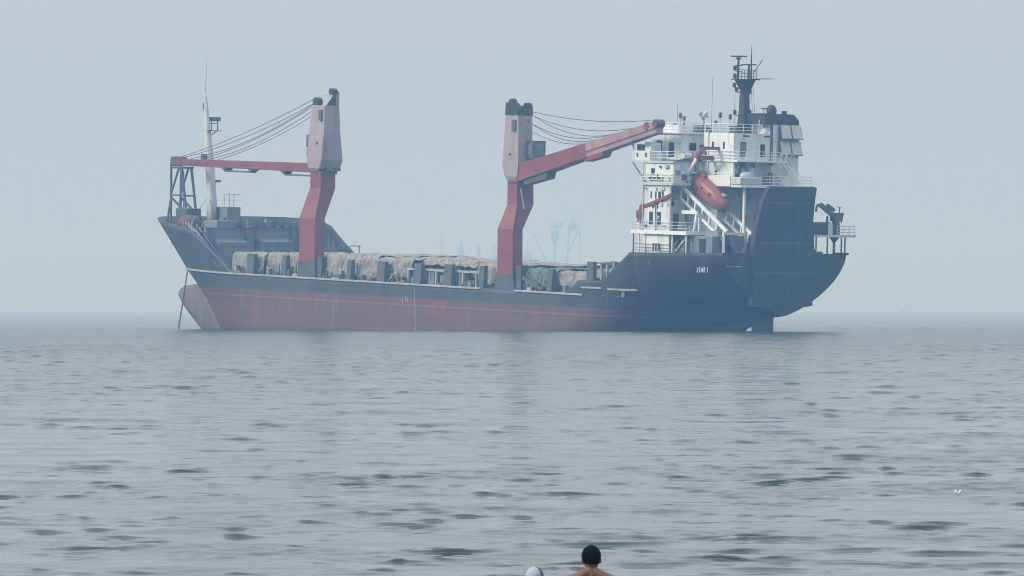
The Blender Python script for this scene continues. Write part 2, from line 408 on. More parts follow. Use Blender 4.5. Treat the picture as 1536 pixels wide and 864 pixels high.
def section(dn, z, tab=None):
    """half breadth and true station for nominal station dn at height z"""
    zs, zk = interp(dn, tab or SHEER), interp(dn, KEEL)
    t = min(1, max(0, (zs - z) / (zs - zk)))
    b = max(0.0, 1 - t ** interp(dn, N_EXP)) ** (1 / interp(dn, M_EXP))
    if dn < 36: return bow_b(dn / 36, z) * b, dn + stem(z) * (1 - dn / 36)
    return 10 * b, dn
def half_b(d, z):
    """half breadth at a true station"""
    if d >= 36: return section(d, z)[0]
    s_ = stem(z); dn = (d - s_) / (1 - s_ / 36)
    return section(max(0, dn), z)[0]

stations = [36 * (k / 26) ** 1.7 for k in range(26)] + list(np.linspace(36, 90, 12)) + [92.3, 93.6, 95, 97.2, 99.3, 101, 102.5, 103.9] + \
    list(np.linspace(105, 110, 5)) + [110.5, 111, 111.5, 112, 112.5, 113, 113.6, 114.5, 115.5, 116.5, 117.5, 118.3, 119.2, 120]
NL = 30
def hull_rings():
    rings = []
    for dn in stations:
        zk = interp(dn, KEEL); sides = []
        for tab in (SHEER, SHEER_P):
            zs = interp(dn, tab); half = []
            for j in range(NL + 1):
                z = zs + (zk - zs) * sin(pi / 2 * j / NL); b, d = section(dn, z, tab); half.append((d, b, z))
            sides.append(half)
        rings.append(sides[0] + [(d, -b, z) for d, b, z in sides[1][-2::-1]])
    return rings
hr = hull_rings()
hull = SMB(); hull.loft(hr, caps=False)
nring = len(hr[0])
# open at the top: drop the faces that would close the sheer line across
hull.f = [f for f in hull.f if not (nring - 1 in [i % nring for i in f] and 0 in [i % nring for i in f])]
hull.f.append(tuple((len(hr) - 1) * nring + i for i in range(nring)))
hull = hull.build('hull', M_HULL, ship, smooth=False)
for p in hull.data.polygons: p.use_smooth = len(p.vertices) == 4
sol = hull.modifiers.new('plate', 'SOLIDIFY'); sol.thickness = 0.14; sol.offset = -1

def deck(name, d0, d1, z, mat, n_=24, inset=0.2):
    m = SMB(); vs_ = []; fs = []
    for k in range(n_ + 1):
        d = d0 + (d1 - d0) * k / n_
        zz = z(d) if callable(z) else z
        b = max(0.05, half_b(d, zz) - inset); vs_ += [(d, -b, zz), (d, b, zz)]
    for k in range(n_): fs.append((2 * k, 2 * k + 1, 2 * k + 3, 2 * k + 2))
    m.add(vs_, fs); o = m.build(name, mat, hull)
    s_ = o.modifiers.new('plate', 'SOLIDIFY'); s_.thickness = 0.08; return o
deck('main_deck', 19.5, 104, lambda d: deck_z(d) - 0.06, M_NAVY)
deck('forecastle_deck', 3.4, 19.4, 4.78, M_NAVY)
deck('poop_deck', 104.4, 119.8, 4.38, M_NAVY)

# bulbous bow
bulb = SMB(); rings = []
for d, zt, zb_, w in ((4.95, -3.2, -3.9, 0.25), (5.15, -2.85, -4.3, 0.65), (5.9, -2.5, -4.95, 1.0), (6.9, -2.36, -5.8, 1.35), (8.0, -2.25, -6.6, 1.6),
                      (8.9, -2.2, -7.2, 1.75), (10.3, -2.2, -8.2, 1.95), (12.5, -2.4, -9.4, 2.1), (16.0, -3.2, -10.2, 2.1), (20.0, -4.5, -10.3, 1.8)):
    c = (zt + zb_) / 2; hgt = (zt - zb_) / 2
    rings.append([(d, w * cos(2 * pi * i / 24), c + hgt * sin(2 * pi * i / 24)) for i in range(24)])
bulb.loft(rings).build('bulbous_bow', M_BULB, hull, smooth=True)
SMB().loft([[(d, y, z) for d, z in ((90, -10.4), (110.6, -10.4), (112.2, -7.0), (112.75, -5.0), (113.4, -4.3), (114.6, -3.9), (114.6, -2.6), (90, -6.0))] for y in (-0.45, 0.45)]).build('skeg', M_DARKPAINT, hull)
# rudder and horn
SMB().loft([[(d, y * wz, z) for d, y in ((114.75, -0.15), (115.6, -0.42), (118.25, -0.06), (118.25, 0.06), (115.6, 0.42), (114.75, 0.15))] for z, wz in ((-9.0, 0.8), (-2.75, 1.0))]).build('rudder', M_DARKPAINT, hull)
# rubbing strakes along the deck edge, highlight of their lit top painted in pale grey
def strake(d0, d1, z, n_):
    m = SMB(); rings = []
    for k in range(n_ + 1):
        d = d0 + (d1 - d0) * k / n_; zz = z(d); b = half_b(d, zz)
        rings.append([(d, -b + 0.10, zz + 0.13), (d, -b - 0.20, zz + 0.10), (d, -b - 0.20, zz - 0.10), (d, -b + 0.10, zz - 0.17)])
    return m.loft(rings).build('rubbing_strake', M_PALE, hull)
strake(10.4, 77.0, lambda d: deck_z(d) - 0.02 + max(0, (28 - d)) * 0.004, 40)
strake(83.5, 95.8, lambda d: deck_z(d) - 0.02, 6)
strake(95.6, 99.2, lambda d: 0.02, 2)
strake(100.3, 104.6, lambda d: -0.06, 2)
# stern trim bar, bow hawse patch, marks and lettering
m = SMB().bar((120.06, -6.2, -1.42), (120.06, 3.9, -1.42), 0.12, 0.16); m.build('stern_bar', M_STEEL, hull)
b_ = half_b(7.4, 3.3)
SMB().ell((7.4, -b_ - 0.02, 3.35), (0.34, 0.16, 0.28)).build('hawse_pipe', M_WHITE2, hull, smooth=True)
SMB().ell((3.6, -half_b(3.6, 4.9), 4.9), (0.2, 0.12, 0.22)).build('fairlead', M_STEEL, hull, smooth=True)
SMB().tube((64.75, -10.06, -1.2), (65.0, -10.06, -7.0), 0.035).build('draught_pole', M_WHITE2, hull)
def lettering(txt, d, y, z, size, rz=0.0, mat=M_WHITE2, sx=1.0):
    cu = bpy.data.curves.new('lettering', 'FONT'); cu.body = txt; cu.size = size; cu.extrude = 0.02; cu.align_x = 'CENTER'; cu.align_y = 'CENTER'
    cu.offset = 0.0; cu.space_character = 1.12
    tmp = bpy.data.objects.new('lettering', cu); COL.objects.link(tmp)
    me = bpy.data.meshes.new_from_object(tmp); bpy.data.objects.remove(tmp); bpy.data.curves.remove(cu)
    o = bpy.data.objects.new('lettering', me); COL.objects.link(o); me.materials.clear(); me.materials.append(mat)
    o.parent = hull; o.location = (d - 64, y, z); o.rotation_euler = (radians(90), 0, rz); o.scale = (sx, 1, 1)
    return o
yb = half_b(116.1, 2.67)
lettering('STAR I', 116.1, -yb - 0.16, 2.67, 0.95, rz=0.02, sx=0.62)
lettering('N', 63.2, -10.05, -2.5, 0.85, mat=M_PALE)
SMB().bar((62.4, -10.05, -3.0), (62.55, -10.05, -2.1), 0.05, 0.10).build('load_mark', M_PALE, hull)
for y0, y1 in ((-9.35, -8.75), (-8.35, -8.2), (-7.85, -6.9)):
    SMB().box((119.99, y0, 3.12), (120.05, y1, 3.26)).build('port_mark', M_PALE, hull)
SMB().box((99.2, -10.1, 2.6), (99.5, -9.95, 2.95)).build('scupper', M_BLACK, hull)
SMB().box((107.4, -10.1, 3.1), (107.7, -9.95, 3.5)).build('scupper', M_STEEL, hull)

# anchor chain
ch = SMB(); p0, p1 = Vector((9.6, -2.6, -0.2)), Vector((7.6, -2.6, -9.4))
nlk = 44
for k in range(nlk):
    a, b = p0.lerp(p1, k / nlk), p0.lerp(p1, (k + 0.78) / nlk)
    ch.bar(a, b, 0.20 if k % 2 else 0.09, 0.09 if k % 2 else 0.20)
ch.build('anchor_chain', M_BLACK, ship)

# ------------------------------------------------------------------ forecastle
fo = empty('forecastle', ship)
zt = 5.30
SMB().box((19.3, -7.5, deck_z(20) - 0.1), (19.55, 9.3, zt)).build('bulkhead', M_FOCSLE, fo)
def vent_box(y0, y1, z1):
    m = SMB(); z0 = 0.2
    m.loft([[(19.55, y, z0), (20.9, y, z0), (20.9, y, z1 - 0.45), (19.55, y, z1)] for y in (y0, y1)])
    o = m.build('vent_box', M_FOCSLE, fo)
    SMB().box((20.9, (y0 + y1) / 2 - 0.03, z0 + 0.2), (20.95, (y0 + y1) / 2 + 0.05, z1 - 0.6)).build('door_seam', M_STEEL, o)
    SMB().box((20.9, y0 + 0.1, z1 - 0.52), (20.95, y1 - 0.1, z1 - 0.44)).build('lid_edge', M_PALE, o)
    SMB().box((20.9, y0 + 0.15, z1 - 1.05), (20.94, y1 - 0.2, z1 - 0.99)).build('lid_edge', M_STEEL, o)
vent_box(-6.3, -1.6, 4.0); vent_box(0.8, 5.9, 4.15)
for y in (-7.0, -1.1, 0.4, 6.4, 7.8): SMB().tube((19.7, y, 0.5), (19.7, y, 5.2), 0.09).build('pipe', M_STEEL, fo)
SMB().box((19.6, -0.9, 2.2), (19.9, 0.2, 4.3)).build('switch_box', M_FOCSLE, fo)
SMB().box((19.25, -7.6, zt), (19.65, 9.3, zt + 0.1)).build('coaming_edge', M_STEEL, fo)
SMB().box((16.3, -5.4, 4.8), (19.2, -2.2, 6.35)).build('deckhouse', M_FOCSLE, fo, bevel=0.08)
wn = SMB(); wn.ell((12.6, -4.8, 5.9), (1.5, 1.6, 1.05)); wn.box((11.2, -6.2, 4.8), (14.2, -3.4, 5.3)); wn.build('windlass', M_RUSTY, fo, smooth=False)
wr = SMB()
for i in range(20):
    a, b = 2 * pi * i / 20, 2 * pi * (i + 1) / 20
    wr.tube((14.6, -5.0 + 0.85 * cos(a), 5.9 + 0.85 * sin(a)), (14.6, -5.0 + 0.85 * cos(b), 5.9 + 0.85 * sin(b)), 0.13)
wr.build('winch_wheel', M_FOCSLE, fo)
rd = random.Random(9)
for k in range(88):
    d = rd.uniform(8, 18.8); y = rd.uniform(-2.0, min(8.6, half_b(d, 5) - 0.8)); s_ = rd.uniform(0.2, 0.6)
    hgt = rd.uniform(0.7, 2.2); m = SMB()
    if k % 3 == 0: m.tube((d, y, 4.75), (d, y, 4.8 + hgt * 0.85), s_ * 0.5, s_ * 0.42, 10)
    elif k % 3 == 1: m.box((d - s_, y - s_ * 0.8, 4.75), (d + s_, y + s_ * 0.8, 4.8 + hgt * 0.75))
    else: m.ell((d, y, 4.95), (s_ * 1.3, s_ * 1.1, hgt * 0.75), 10, 6)
    m.build(('bollard', 'locker', 'mooring_rope_coil')[k % 3], (M_STEEL, M_RUSTY, M_FOCSLE, M_CARGO, M_RUSTY, M_NAVY, M_MAST)[k % 7], fo)
for k in range(11):
    d = 5 + k * 1.7; bb = half_b(d, 5.6)
    SMB().plate([(d, bb - 0.15, 4.8), (d, bb - 0.85, 4.8), (d, bb - 0.15, 6.5)], (0.1, 0, 0)).build('bulwark_stay', M_CARGO if k % 2 else M_NAVY, fo)
def stair(name, p, q, off, parent, mat=M_PALE, nst=9, r=0.06, hand=0.9):
    p, q, off = Vector(p), Vector(q), Vector(off); m = SMB()
    for o_ in (Vector(), off):
        m.bar(p + o_, q + o_, 0.08, 0.22)
        m.tube(p + o_ + Vector((0, 0, hand)), q + o_ + Vector((0, 0, hand)), r * 0.7)
        for t in (0.02, 0.5, 0.98):
            c = p.lerp(q, t) + o_; m.tube(c, c + Vector((0, 0, hand)), r * 0.6)
    for k in range(nst):
        c = p.lerp(q, (k + 0.5) / nst); m.bar(c, c + off, 0.2, 0.05)
    return m.build(name, mat, parent)
stair('ladder', (17.6, -8.7, 4.9), (24.8, -9.2, -0.2), (0.2, 0.9, 0), fo, nst=12)
rp = SMB()
for k in range(5): rp.tube((17.2 + 0.5 * k, -8.9, 5.9 - 0.2 * k), (24.4 + 0.7 * k, -9.65, 0.8 - 0.25 * k), 0.04)
rp.build('mooring_ropes', M_PALE, fo)
tp = SMB()
for k in range(4): tp.tube((15.6 + 0.6 * k, -8.2, 4.7), (15.6 + 0.6 * k, -8.2, 6.1), 0.07)
tp.build('rail_posts', M_PALE, fo)
# bracing seen inside the far bulwark where it drops to the main deck
for k in range(7):
    d = 20.5 + k * 1.05; z1 = interp(d, SHEER); bb = half_b(d, z1) - 0.15
    SMB().bar((d, bb, deck_z(d)), (d, bb - 0.05, z1 - 0.1), 0.14, 0.2).build('bulwark_frame', M_CARGO, fo)
SMB().path([(27.0, 9.4, 2.6), (28.6, 9.4, 3.4), (30.4, 9.4, 3.35)], 0.06).build('fairlead_arm', M_STEEL, fo)
SMB().tube((30.2, 9.4, -0.3), (30.2, 9.4, 3.5), 0.07).build('flag_post', M_STEEL, fo)

# boom rest: lattice frame for the forward jib
br = SMB()
A0, A1 = (6.4, -2.5, 13.75), (6.55, -2.5, 5.0)
for y in (-3.2, -1.6):
    br.bar((6.35, y, 13.75), (6.55, y, 5.0), 0.22, 0.22)
    br.bar((8.6, y, 13.1), (10.2, y, 5.0), 0.26, 0.26)
    br.bar((6.45, y, 9.1), (5.55, y, 5.0), 0.2, 0.2)
    br.bar((8.0, y, 13.0), (6.5, y, 9.7), 0.2, 0.2)
    br.bar((6.5, y, 9.4), (9.4, y, 9.35), 0.18, 0.18)
    br.bar((6.5, y, 9.1), (9.9, y, 7.0), 0.22, 0.22)
    br.bar((6.35, y, 13.0), (9.0, y, 13.05), 0.22, 0.26)
for d, z in ((6.4, 13.3), (8.6, 13.0), (9.4, 9.35), (6.5, 9.4)): br.bar((d, -3.2, z), (d, -1.6, z), 0.18, 0.18)
br.build('boom_rest', M_NAVY, ship)
SMB().box((8.0, -3.6, 5.0), (10.4, -1.2, 7.7)).build('rest_base', M_NAVY, fo, bevel=0.1)
SMB().path([(9.2, -3.3, 12.6), (9.3, -3.3, 7.5)], 0.05).build('rest_ladder', M_WIRE, fo)

# foremast
fm = SMB(); rr = [(11.15, 5.0, 0.72), (11.05, 9.0, 0.64), (10.6, 12.5, 0.62), (10.1, 15.5, 0.58), (9.75, 18.4, 0.40), (9.45, 21.0, 0.27), (9.22, 22.3, 0.2), (9.2, 22.9, 0.1)]
fm.loft([[(d + r_ * cos(2 * pi * i / 14), -0.0 + r_ * sin(2 * pi * i / 14), z) for i in range(14)] for d, z, r_ in rr])
foremast = fm.build('foremast', M_MAST, ship, smooth=True)
pf = SMB(); pf.box((9.2, -0.3, 17.9), (10.5, 1.9, 18.0)); pf.path([(9.6, 1.9, 18.0), (9.6, 1.9, 18.9), (9.6, 0.2, 18.9)], 0.045)
pf.bar((9.6, 0.3, 17.1), (9.6, 1.7, 17.9), 0.1, 0.1); pf.build('lookout_platform', M_STEEL, foremast)
for y in (0.75, 1.75):
    fl = SMB(); fl.tube((9.7, y, 18.0), (9.7, y, 19.3), 0.06); fl.box((9.35, y - 0.28, 19.2), (9.9, y + 0.32, 19.75)); fl.build('floodlight', M_STEEL, foremast)
SMB().tube((9.2, 0, 22.8), (9.35, 0.05, 27.5), 0.035, 0.015).build('whip_aerial', M_STEEL, foremast)
SMB().box((8.95, -0.2, 20.7), (9.25, 0.2, 21.6)).build('mast_light', M_STEEL, foremast)
SMB().box((9.9, -1.1, 14.1), (10.5, -0.5, 14.9)).build('horn', M_RUSTY, foremast)
SMB().box((11.0, 0.5, 11.2), (11.5, 1.1, 11.5)).build('mast_step', M_STEEL, foremast)
mb_ = SMB(); mb_.box((11.2, 0.6, 5.0), (13.6, 2.8, 8.0)); mb_.build('mast_locker', M_FOCSLE, foremast)
for y in (1.0, 1.9, 2.6): SMB().path([(12.4, y, 8.0), (12.4, y, 9.6), (13.3, y + 0.2, 9.7)], 0.06).build('vent_pipe', M_MAST, foremast)
st = SMB()
for q in ((9.0, -1.5, 6.4), (12.6, -1.4, 6.6)): st.tube((11.0, -0.5, 9.4), q, 0.05)
st.build('mast_stay', M_MAST, foremast)

# ------------------------------------------------------------------ deck cranes
def crane(ped, house, jib, jw, jh, seam, brackets, cables, faceaft, tipmat, label):
    c = empty('deck_crane', ship); c['label'] = label
    def ring(t):
        z, d0, d1, y0, y1 = t
        return [(d0, y0, z), (d1, y0, z), (d1, y1, z), (d0, y1, z)]
    SMB().loft([ring(t) for t in ped[:2]]).build('pedestal_foot', M_NAVY, c)
    SMB().loft([ring(t) for t in ped[2:]]).build('pedestal', M_RED, c, bevel=0.05)
    z, d0, d1, y0, y1 = house[0]
    dm, ym = (d0 + d1) / 2, (y0 + y1) / 2
    SMB().loft([[(dm + 1.55 * cos(2 * pi * i / 20), ym + 1.6 * sin(2 * pi * i / 20), zz) for i in range(20)] for zz in (z - 0.3, z + 0.02)]).build('slewing_ring', M_STEEL, c)
    hs = SMB().loft([ring(t) for t in house]).build('house', M_PINK, c, bevel=0.06)
    z1, e0, e1, f0, f1 = house[-1]
    # head gear: a sheave housing each side of an open saddle; the back plate carries on upwards
    if faceaft:
        SMB().box((e0 - 0.02, f0 - 0.02, z1), (e1 + 0.02, f1 + 0.02, z1 + 0.75)).build('head_saddle', M_BLACK, hs)
        s_ = SMB(); s_.hexa([(e0, f0, z1 + 0.75), (e1, f0, z1 + 0.75), (e1, f0 + 0.7, z1 + 0.75), (e0, f0 + 0.7, z1 + 0.75)], [(e0, f0, z1 + 1.55), (e1 - 0.7, f0, z1 + 1.55), (e1 - 0.7, f0 + 0.6, z1 + 1.55), (e0, f0 + 0.6, z1 + 1.55)])
        s_.tube((e0 + 1.0, f0 + 0.02, z1 + 1.55), (e0 + 1.0, f0 + 0.58, z1 + 1.55), 0.48, n_=18); s_.build('head_sheave', M_BLACK, hs)
        s_ = SMB(); s_.box((e0 + 0.5, f1 - 0.7, z1 + 0.75), (e1, f1, z1 + 1.15)); s_.tube((e1 - 0.5, f1 - 0.72, z1 + 1.15), (e1 - 0.5, f1, z1 + 1.15), 0.42, n_=18); s_.build('head_sheave', M_BLACK, hs)
    else:
        s_ = SMB(); s_.box((e0 - 0.05, f0 + 0.1, z1 - 0.25), (e0 + 1.0, f0 + 0.8, z1 + 0.55)); s_.tube((e0 + 0.45, f0 + 0.08, z1 + 0.45), (e0 + 0.45, f0 + 0.82, z1 + 0.45), 0.56, n_=18); s_.build('head_sheave', M_BLACK, hs)
        SMB().plate([(e1 - 0.12, f0 + 0.35, z1), (e1 - 0.12, f1 - 0.05, z1), (e1 - 0.12, f1 - 0.05, z1 + 1.55), (e1 - 0.12, f1 - 0.75, z1 + 1.5)], (0.08, 0, 0)).build('head_gear', M_BLACK, hs)
        SMB().plate([(e0 + 0.9, f1 - 0.55, z1), (e1, f1 - 0.55, z1), (e1, f1 - 0.55, z1 + 1.75), (e1 - 0.7, f1 - 0.55, z1 + 1.7)], (0, 0.5, 0)).build('head_plate', M_PINK, hs)
        s_ = SMB(); s_.tube((e1 - 0.2, f1 - 1.3, z1 + 1.75), (e1 - 0.2, f1 - 0.5, z1 + 1.75), 0.42, n_=18); s_.build('head_sheave', M_BLACK, hs)
    rl = SMB(); rl.path([(dm - 0.2, ym - 0.5, z1), (dm - 0.2, ym - 0.5, z1 + 1.2), (dm + 0.2, ym + 0.4, z1 + 1.35), (dm + 0.2, ym + 0.4, z1)], 0.05); rl.build('head_rail', M_MAST, hs)
    SMB().box((e1 - 0.95, f0 - 0.22, z1 - 1.9), (e1 - 0.35, f0 + 0.05, z1 - 0.55)).build('vent_hood', M_STEEL, hs)
    SMB().box((e0 + 0.9, f0 - 0.08, z1 - 4.9), (e0 + 1.2, f0 + 0.05, z1 - 4.6)).build('vent', M_STEEL, hs)
    # jib: box girder from the foot of the house
    p, q = Vector(jib[0]), Vector(jib[1]); mid = p.lerp(q, seam)
    L = (q - p); side = L.cross(Vector((0, 0, 1))).normalized(); upv = side.cross(L).normalized()
    def gird(a, b, h0, h1, w0, w1):
        return SMB().loft([[tuple(c_ + side * w * i + upv * h * j) for i, j in ((-1, -1), (1, -1), (1, 1), (-1, 1))] for c_, h, w in ((a, h0 / 2, w0 / 2), (b, h1 / 2, w1 / 2))])
    hm_ = jh[0] + (jh[1] - jh[0]) * seam; wm = jw[0] + (jw[1] - jw[0]) * seam
    jb = gird(p, mid, jh[0], hm_, jw[0], wm).build('jib', M_RED, c, bevel=0.05)
    jb['label'] = 'red box girder jib'
    gird(mid, q, hm_ * 0.98, jh[1], wm * 0.98, jw[1]).build('jib_tip', tipmat, jb, bevel=0.04)
    sm = SMB(); a, b = mid - upv * (hm_ * 0.12) - side * (wm / 2 + 0.02), q - upv * (jh[1] * 0.1) - side * (jw[1] / 2 + 0.02)
    a2, b2 = mid - upv * (hm_ * 0.12) + side * (wm / 2 + 0.02), q - upv * (jh[1] * 0.1) + side * (jw[1] / 2 + 0.02)
    sm.bar(a, b, 0.08, 0.16); sm.bar(a2, b2, 0.08, 0.16); sm.build('stiffener', M_STEEL, jb)
    for t0, t1, dep, mat, flat in brackets:
        a, b = p.lerp(q, t0), p.lerp(q, t1); h0 = jh[0] + (jh[1] - jh[0]) * (t0 + t1) / 2
        m = SMB()
        if flat:      # walkway hung below on two end plates, daylight between
            for e, s_ in ((a, 1), (b, -1)):
                u = L.normalized() * s_
                m.plate([tuple(e - upv * h0 / 2 - side * 0.5 - u * 0.9), tuple(e - upv * h0 / 2 - side * 0.5 + u * 0.5), tuple(e - upv * (h0 / 2 + dep) - side * 0.5)], side * 1.0)
            m.bar(a - upv * (h0 / 2 + dep), b - upv * (h0 / 2 + dep), 1.0, 0.2)
        else:         # solid haunch
            u = L.normalized()
            poly = [a - upv * (h0 / 2 - 0.05), b + u * 0.5 - upv * (h0 / 2 - 0.05), b - upv * (h0 / 2 + dep), a - upv * (h0 / 2 + dep * 0.8)]
            m.plate([tuple(k - side * (jw[0] * 0.35)) for k in poly], side * (jw[0] * 0.7))
        m.build('jib_bracket', mat, jb)
    hd = SMB(); w = jw[1] / 2 + 0.08
    for t in (0.0, 1.7):
        cpt = q - L.normalized() * t + upv * (jh[1] * 0.3)
        hd.tube(cpt - side * w, cpt + side * w, 0.48, n_=18)
    hd.build('jib_head', M_RUSTY, jb)
    for (a, b, sag) in cables:
        pts = [Vector(a).lerp(Vector(b), k / 14) - Vector((0, 0, sag * 4 * (k / 14) * (1 - k / 14))) for k in range(15)]
        SMB().path(pts, 0.042, 5).build('luffing_wire', M_WIRE, c)
    return c, hs, jb

JT1 = Vector((7.0, -3.0, 13.75))
ped1 = [(-0.5, 40.8, 44.5, -9.45, -7.65), (1.56, 41.0, 44.3, -9.43, -7.75), (1.55, 41.0, 44.2, -9.4, -7.78), (7.06, 40.95, 44.1, -9.4, -7.78), (10.93, 41.75, 43.9, -8.4, -6.0), (13.02, 41.75, 43.85, -8.4, -6.0)]
house1 = [(13.01, 42.3, 43.3, -8.5, -5.3), (13.4, 41.7, 43.9, -8.75, -5.3), (14.46, 41.48, 44.4, -8.8, -5.3), (17.82, 41.76, 44.8, -8.8, -6.1), (21.34, 42.44, 44.84, -8.8, -6.4)]
c1, h1, j1 = crane(ped1, house1, [(41.6, -7.3, 13.45), tuple(JT1)], (1.5, 0.9), (1.2, 0.85), 0.86,
    [(0.005, 0.20, 0.45, M_STEEL, True), (0.44, 0.62, 0.38, M_STEEL, True)],
    [((42.3, -8.3, 22.2), JT1 + Vector((1.6, -0.3, 0.7)), 0.5), ((42.3, -7.6, 22.0), JT1 + Vector((1.9, 0.3, 0.7)), 0.7), ((42.3, -8.4, 21.3), (13.8, -4.0, 14.2), 0.7),
     ((42.4, -7.6, 21.3), (14.6, -3.4, 14.2), 0.9), ((42.4, -8.0, 20.4), (17.2, -4.2, 14.1), 0.6), ((42.4, -8.4, 21.6), (11.0, -3.6, 14.2), 1.0)],
    False, M_RED, 'forward red crane, its jib stowed flat on the bow rest')
hl = SMB(); hl.box((41.2, -8.7, 16.0), (41.62, -7.9, 17.6)); hl.build('cab', M_RUSTY, h1)
SMB().box((44.3, -7.9, 13.1), (44.75, -5.9, 13.5)).build('step', M_STEEL, h1)
SMB().path([(41.3, -8.3, 15.9), (40.9, -8.3, 15.7), (40.9, -8.3, 14.9)], 0.05).build('ladder_rail', M_STEEL, h1)

JT2 = Vector((109.0, -10.4, 19.25))
ped2 = [(-0.75, 79.0, 82.6, -9.45, -7.65), (1.17, 79.3, 82.4, -9.43, -7.75), (1.15, 79.35, 82.25, -9.4, -7.79), (6.62, 79.25, 82.1, -9.4, -7.8), (9.6, 79.8, 81.6, -8.4, -5.7), (12.58, 79.75, 81.5, -8.4, -5.72)]
house2 = [(12.57, 79.9, 81.4, -8.6, -5.5), (13.0, 79.6, 81.9, -8.75, -5.6), (14.29, 79.15, 82.1, -8.8, -5.9), (17.6, 79.4, 82.06, -8.8, -6.5), (20.42, 79.56, 81.96, -8.8, -6.5)]
c2, h2, j2 = crane(ped2, house2, [(80.9, -7.6, 13.25), tuple(JT2)], (1.9, 1.1), (2.1, 1.45), 0.52,
    [(0.06, 0.22, 0.75, M_STEEL, False), (0.50, 0.62, 0.5, M_RED, False)],
    [((81.8, -8.1, 21.2), JT2 + Vector((-1.0, -0.3, 0.8)), 0.7), ((81.8, -7.2, 20.9), (103.0, -9.6, 18.9), 1.7), ((81.8, -8.3, 20.3), (101.0, -9.8, 18.5), 1.5),
     ((81.8, -7.4, 20.0), (97.0, -9.2, 17.7), 1.2), ((81.9, -8.4, 19.4), (96.0, -9.3, 17.3), 1.0), ((81.8, -7.2, 20.7), (105.0, -9.6, 19.3), 1.2)],
    True, M_GREYPINK, 'after red crane, its jib raised aft over the bridge wing')
cb = SMB().box((81.9, -7.45, 15.15), (83.2, -5.35, 17.4)).build('cab', M_STEEL, h2, bevel=0.06)
SMB().box((83.2, -7.0, 15.6), (83.24, -5.6, 17.1)).build('cab_window', M_CARGO, h2)
SMB().box((82.2, -7.5, 15.7), (82.9, -7.45, 17.0)).build('cab_window', M_CARGO, h2)
SMB().bar((81.75, -8.0, 11.6), (81.95, -7.5, 9.1), 0.1, 0.16).build('pedestal_ladder', M_MAST, c2)
SMB().bar((82.5, -8.8, 1.2), (88.0, -9.6, -0.5), 0.3, 0.4).build('foot_brace', M_STEEL, c2)
SMB().bar((82.5, -8.2, 1.8), (87.0, -9.4, 0.1), 0.2, 0.2).build('foot_brace', M_STEEL, c2)
SMB().box((44.5, -9.2, -0.5), (45.4, -8.0, 2.3)).build('foot_locker', M_NAVY, c1)
SMB().box((82.6, -9.2, -0.8), (83.6, -8.0, 2.3)).build('foot_locker', M_NAVY, c2)

# ------------------------------------------------------------------ main deck: hatch, posts, frames, tarpaulins and cargo
hc = SMB(); hc.box((27.5, -7.4, -0.6), (40.4, 7.4, 1.5)); hc.box((45.6, -7.4, -0.8), (78.8, 7.4, 1.4)); hc.box((40.4, -6.4, -0.7), (45.6, 7.4, 1.5)); hc.box((78.8, -6.4, -0.9), (84.0, 7.4, 1.2)); hc.box((84.0, -7.4, -0.9), (101.5, 7.4, 1.0))
hatch = hc.build('hatch_coaming', M_NAVY, ship)
for k in range(30):
    d = 28.2 + k * 2.45
    if 40 < d < 46 or 78 < d < 84.2: continue
    SMB().bar((d, -7.55, deck_z(d)), (d, -7.45, 1.3), 0.14, 0.3).build('coaming_stay', M_STEEL, hatch)
POSTS = [(31.55, 1.5), (38.47, 0.8), (51.4, 0.8), (57.6, 1.45), (64.6, 1.4), (70.4, 1.5), (76.8, 0.85), (89.3, 0.95), (96.5, 1.15), (100.6, 0.55), (101.6, 0.5), (102.6, 0.5)]
for i, (d, w) in enumerate(POSTS):
    z0 = deck_z(d) - 0.05; z1 = (2.3 if d < 40 else 2.05) if d < 90 else (3.1 if d < 98 else 3.2)
    o = SMB().hexa([(d - w / 2, -9.75, z0), (d + w / 2, -9.75, z0), (d + w / 2, -9.05, z0), (d - w / 2, -9.05, z0)],
               [(d - w / 2, -9.55, z1), (d + w / 2, -9.55, z1), (d + w / 2, -9.05, z1), (d - w / 2, -9.05, z1)]).build('deck_post', M_NAVY if d < 98 else M_CARGO, ship)
fr = SMB()
for z in (1.28,):
    fr.bar((61.6, -8.8, z), (75.4, -8.8, z - 0.08), 0.22, 0.26)
for d in (62.0, 67.3, 72.4, 74.9): fr.bar((d, -8.8, deck_z(d)), (d, -8.8, 1.2), 0.24, 0.28)
fr.build('pipe_frame', M_PALE, ship)
for d, z in ((34.0, 0.9), (34.5, 0.5), (36.2, 1.2), (36.8, 0.8), (39.6, 1.1), (40.2, 1.2), (97.6, 2.9), (98.6, 2.8)): SMB().bar((d, -8.7, deck_z(d)), (d, -8.7, z), 0.22, 0.26).build('deck_stanchion', M_PALE, ship)
SMB().bar((96.6, -8.9, 2.95), (101.0, -8.9, 3.05), 0.14, 0.14).build('post_rail', M_STEEL, ship)
for d, w, h_ in ((33.4, 0.4, 0.5), (35.2, 0.5, 0.7), (46.6, 0.4, 0.9), (49.5, 0.9, 0.55), (49.7, 0.4, 1.0), (46.0, 0.9, 0.35), (53.8, 0.6, 0.6), (60.5, 0.4, 0.8), (28.6, 0.5, 0.9)):
    z0 = deck_z(d); m = SMB(); m.tube((d, -9.3, z0 - 0.05), (d, -9.3, z0 + h_), w * 0.5, n_=12); m.tube((d, -9.3, z0 + h_), (d, -9.3, z0 + h_ + 0.12), w * 0.62, n_=12)
    m.build('deck_vent', M_STEEL, ship)

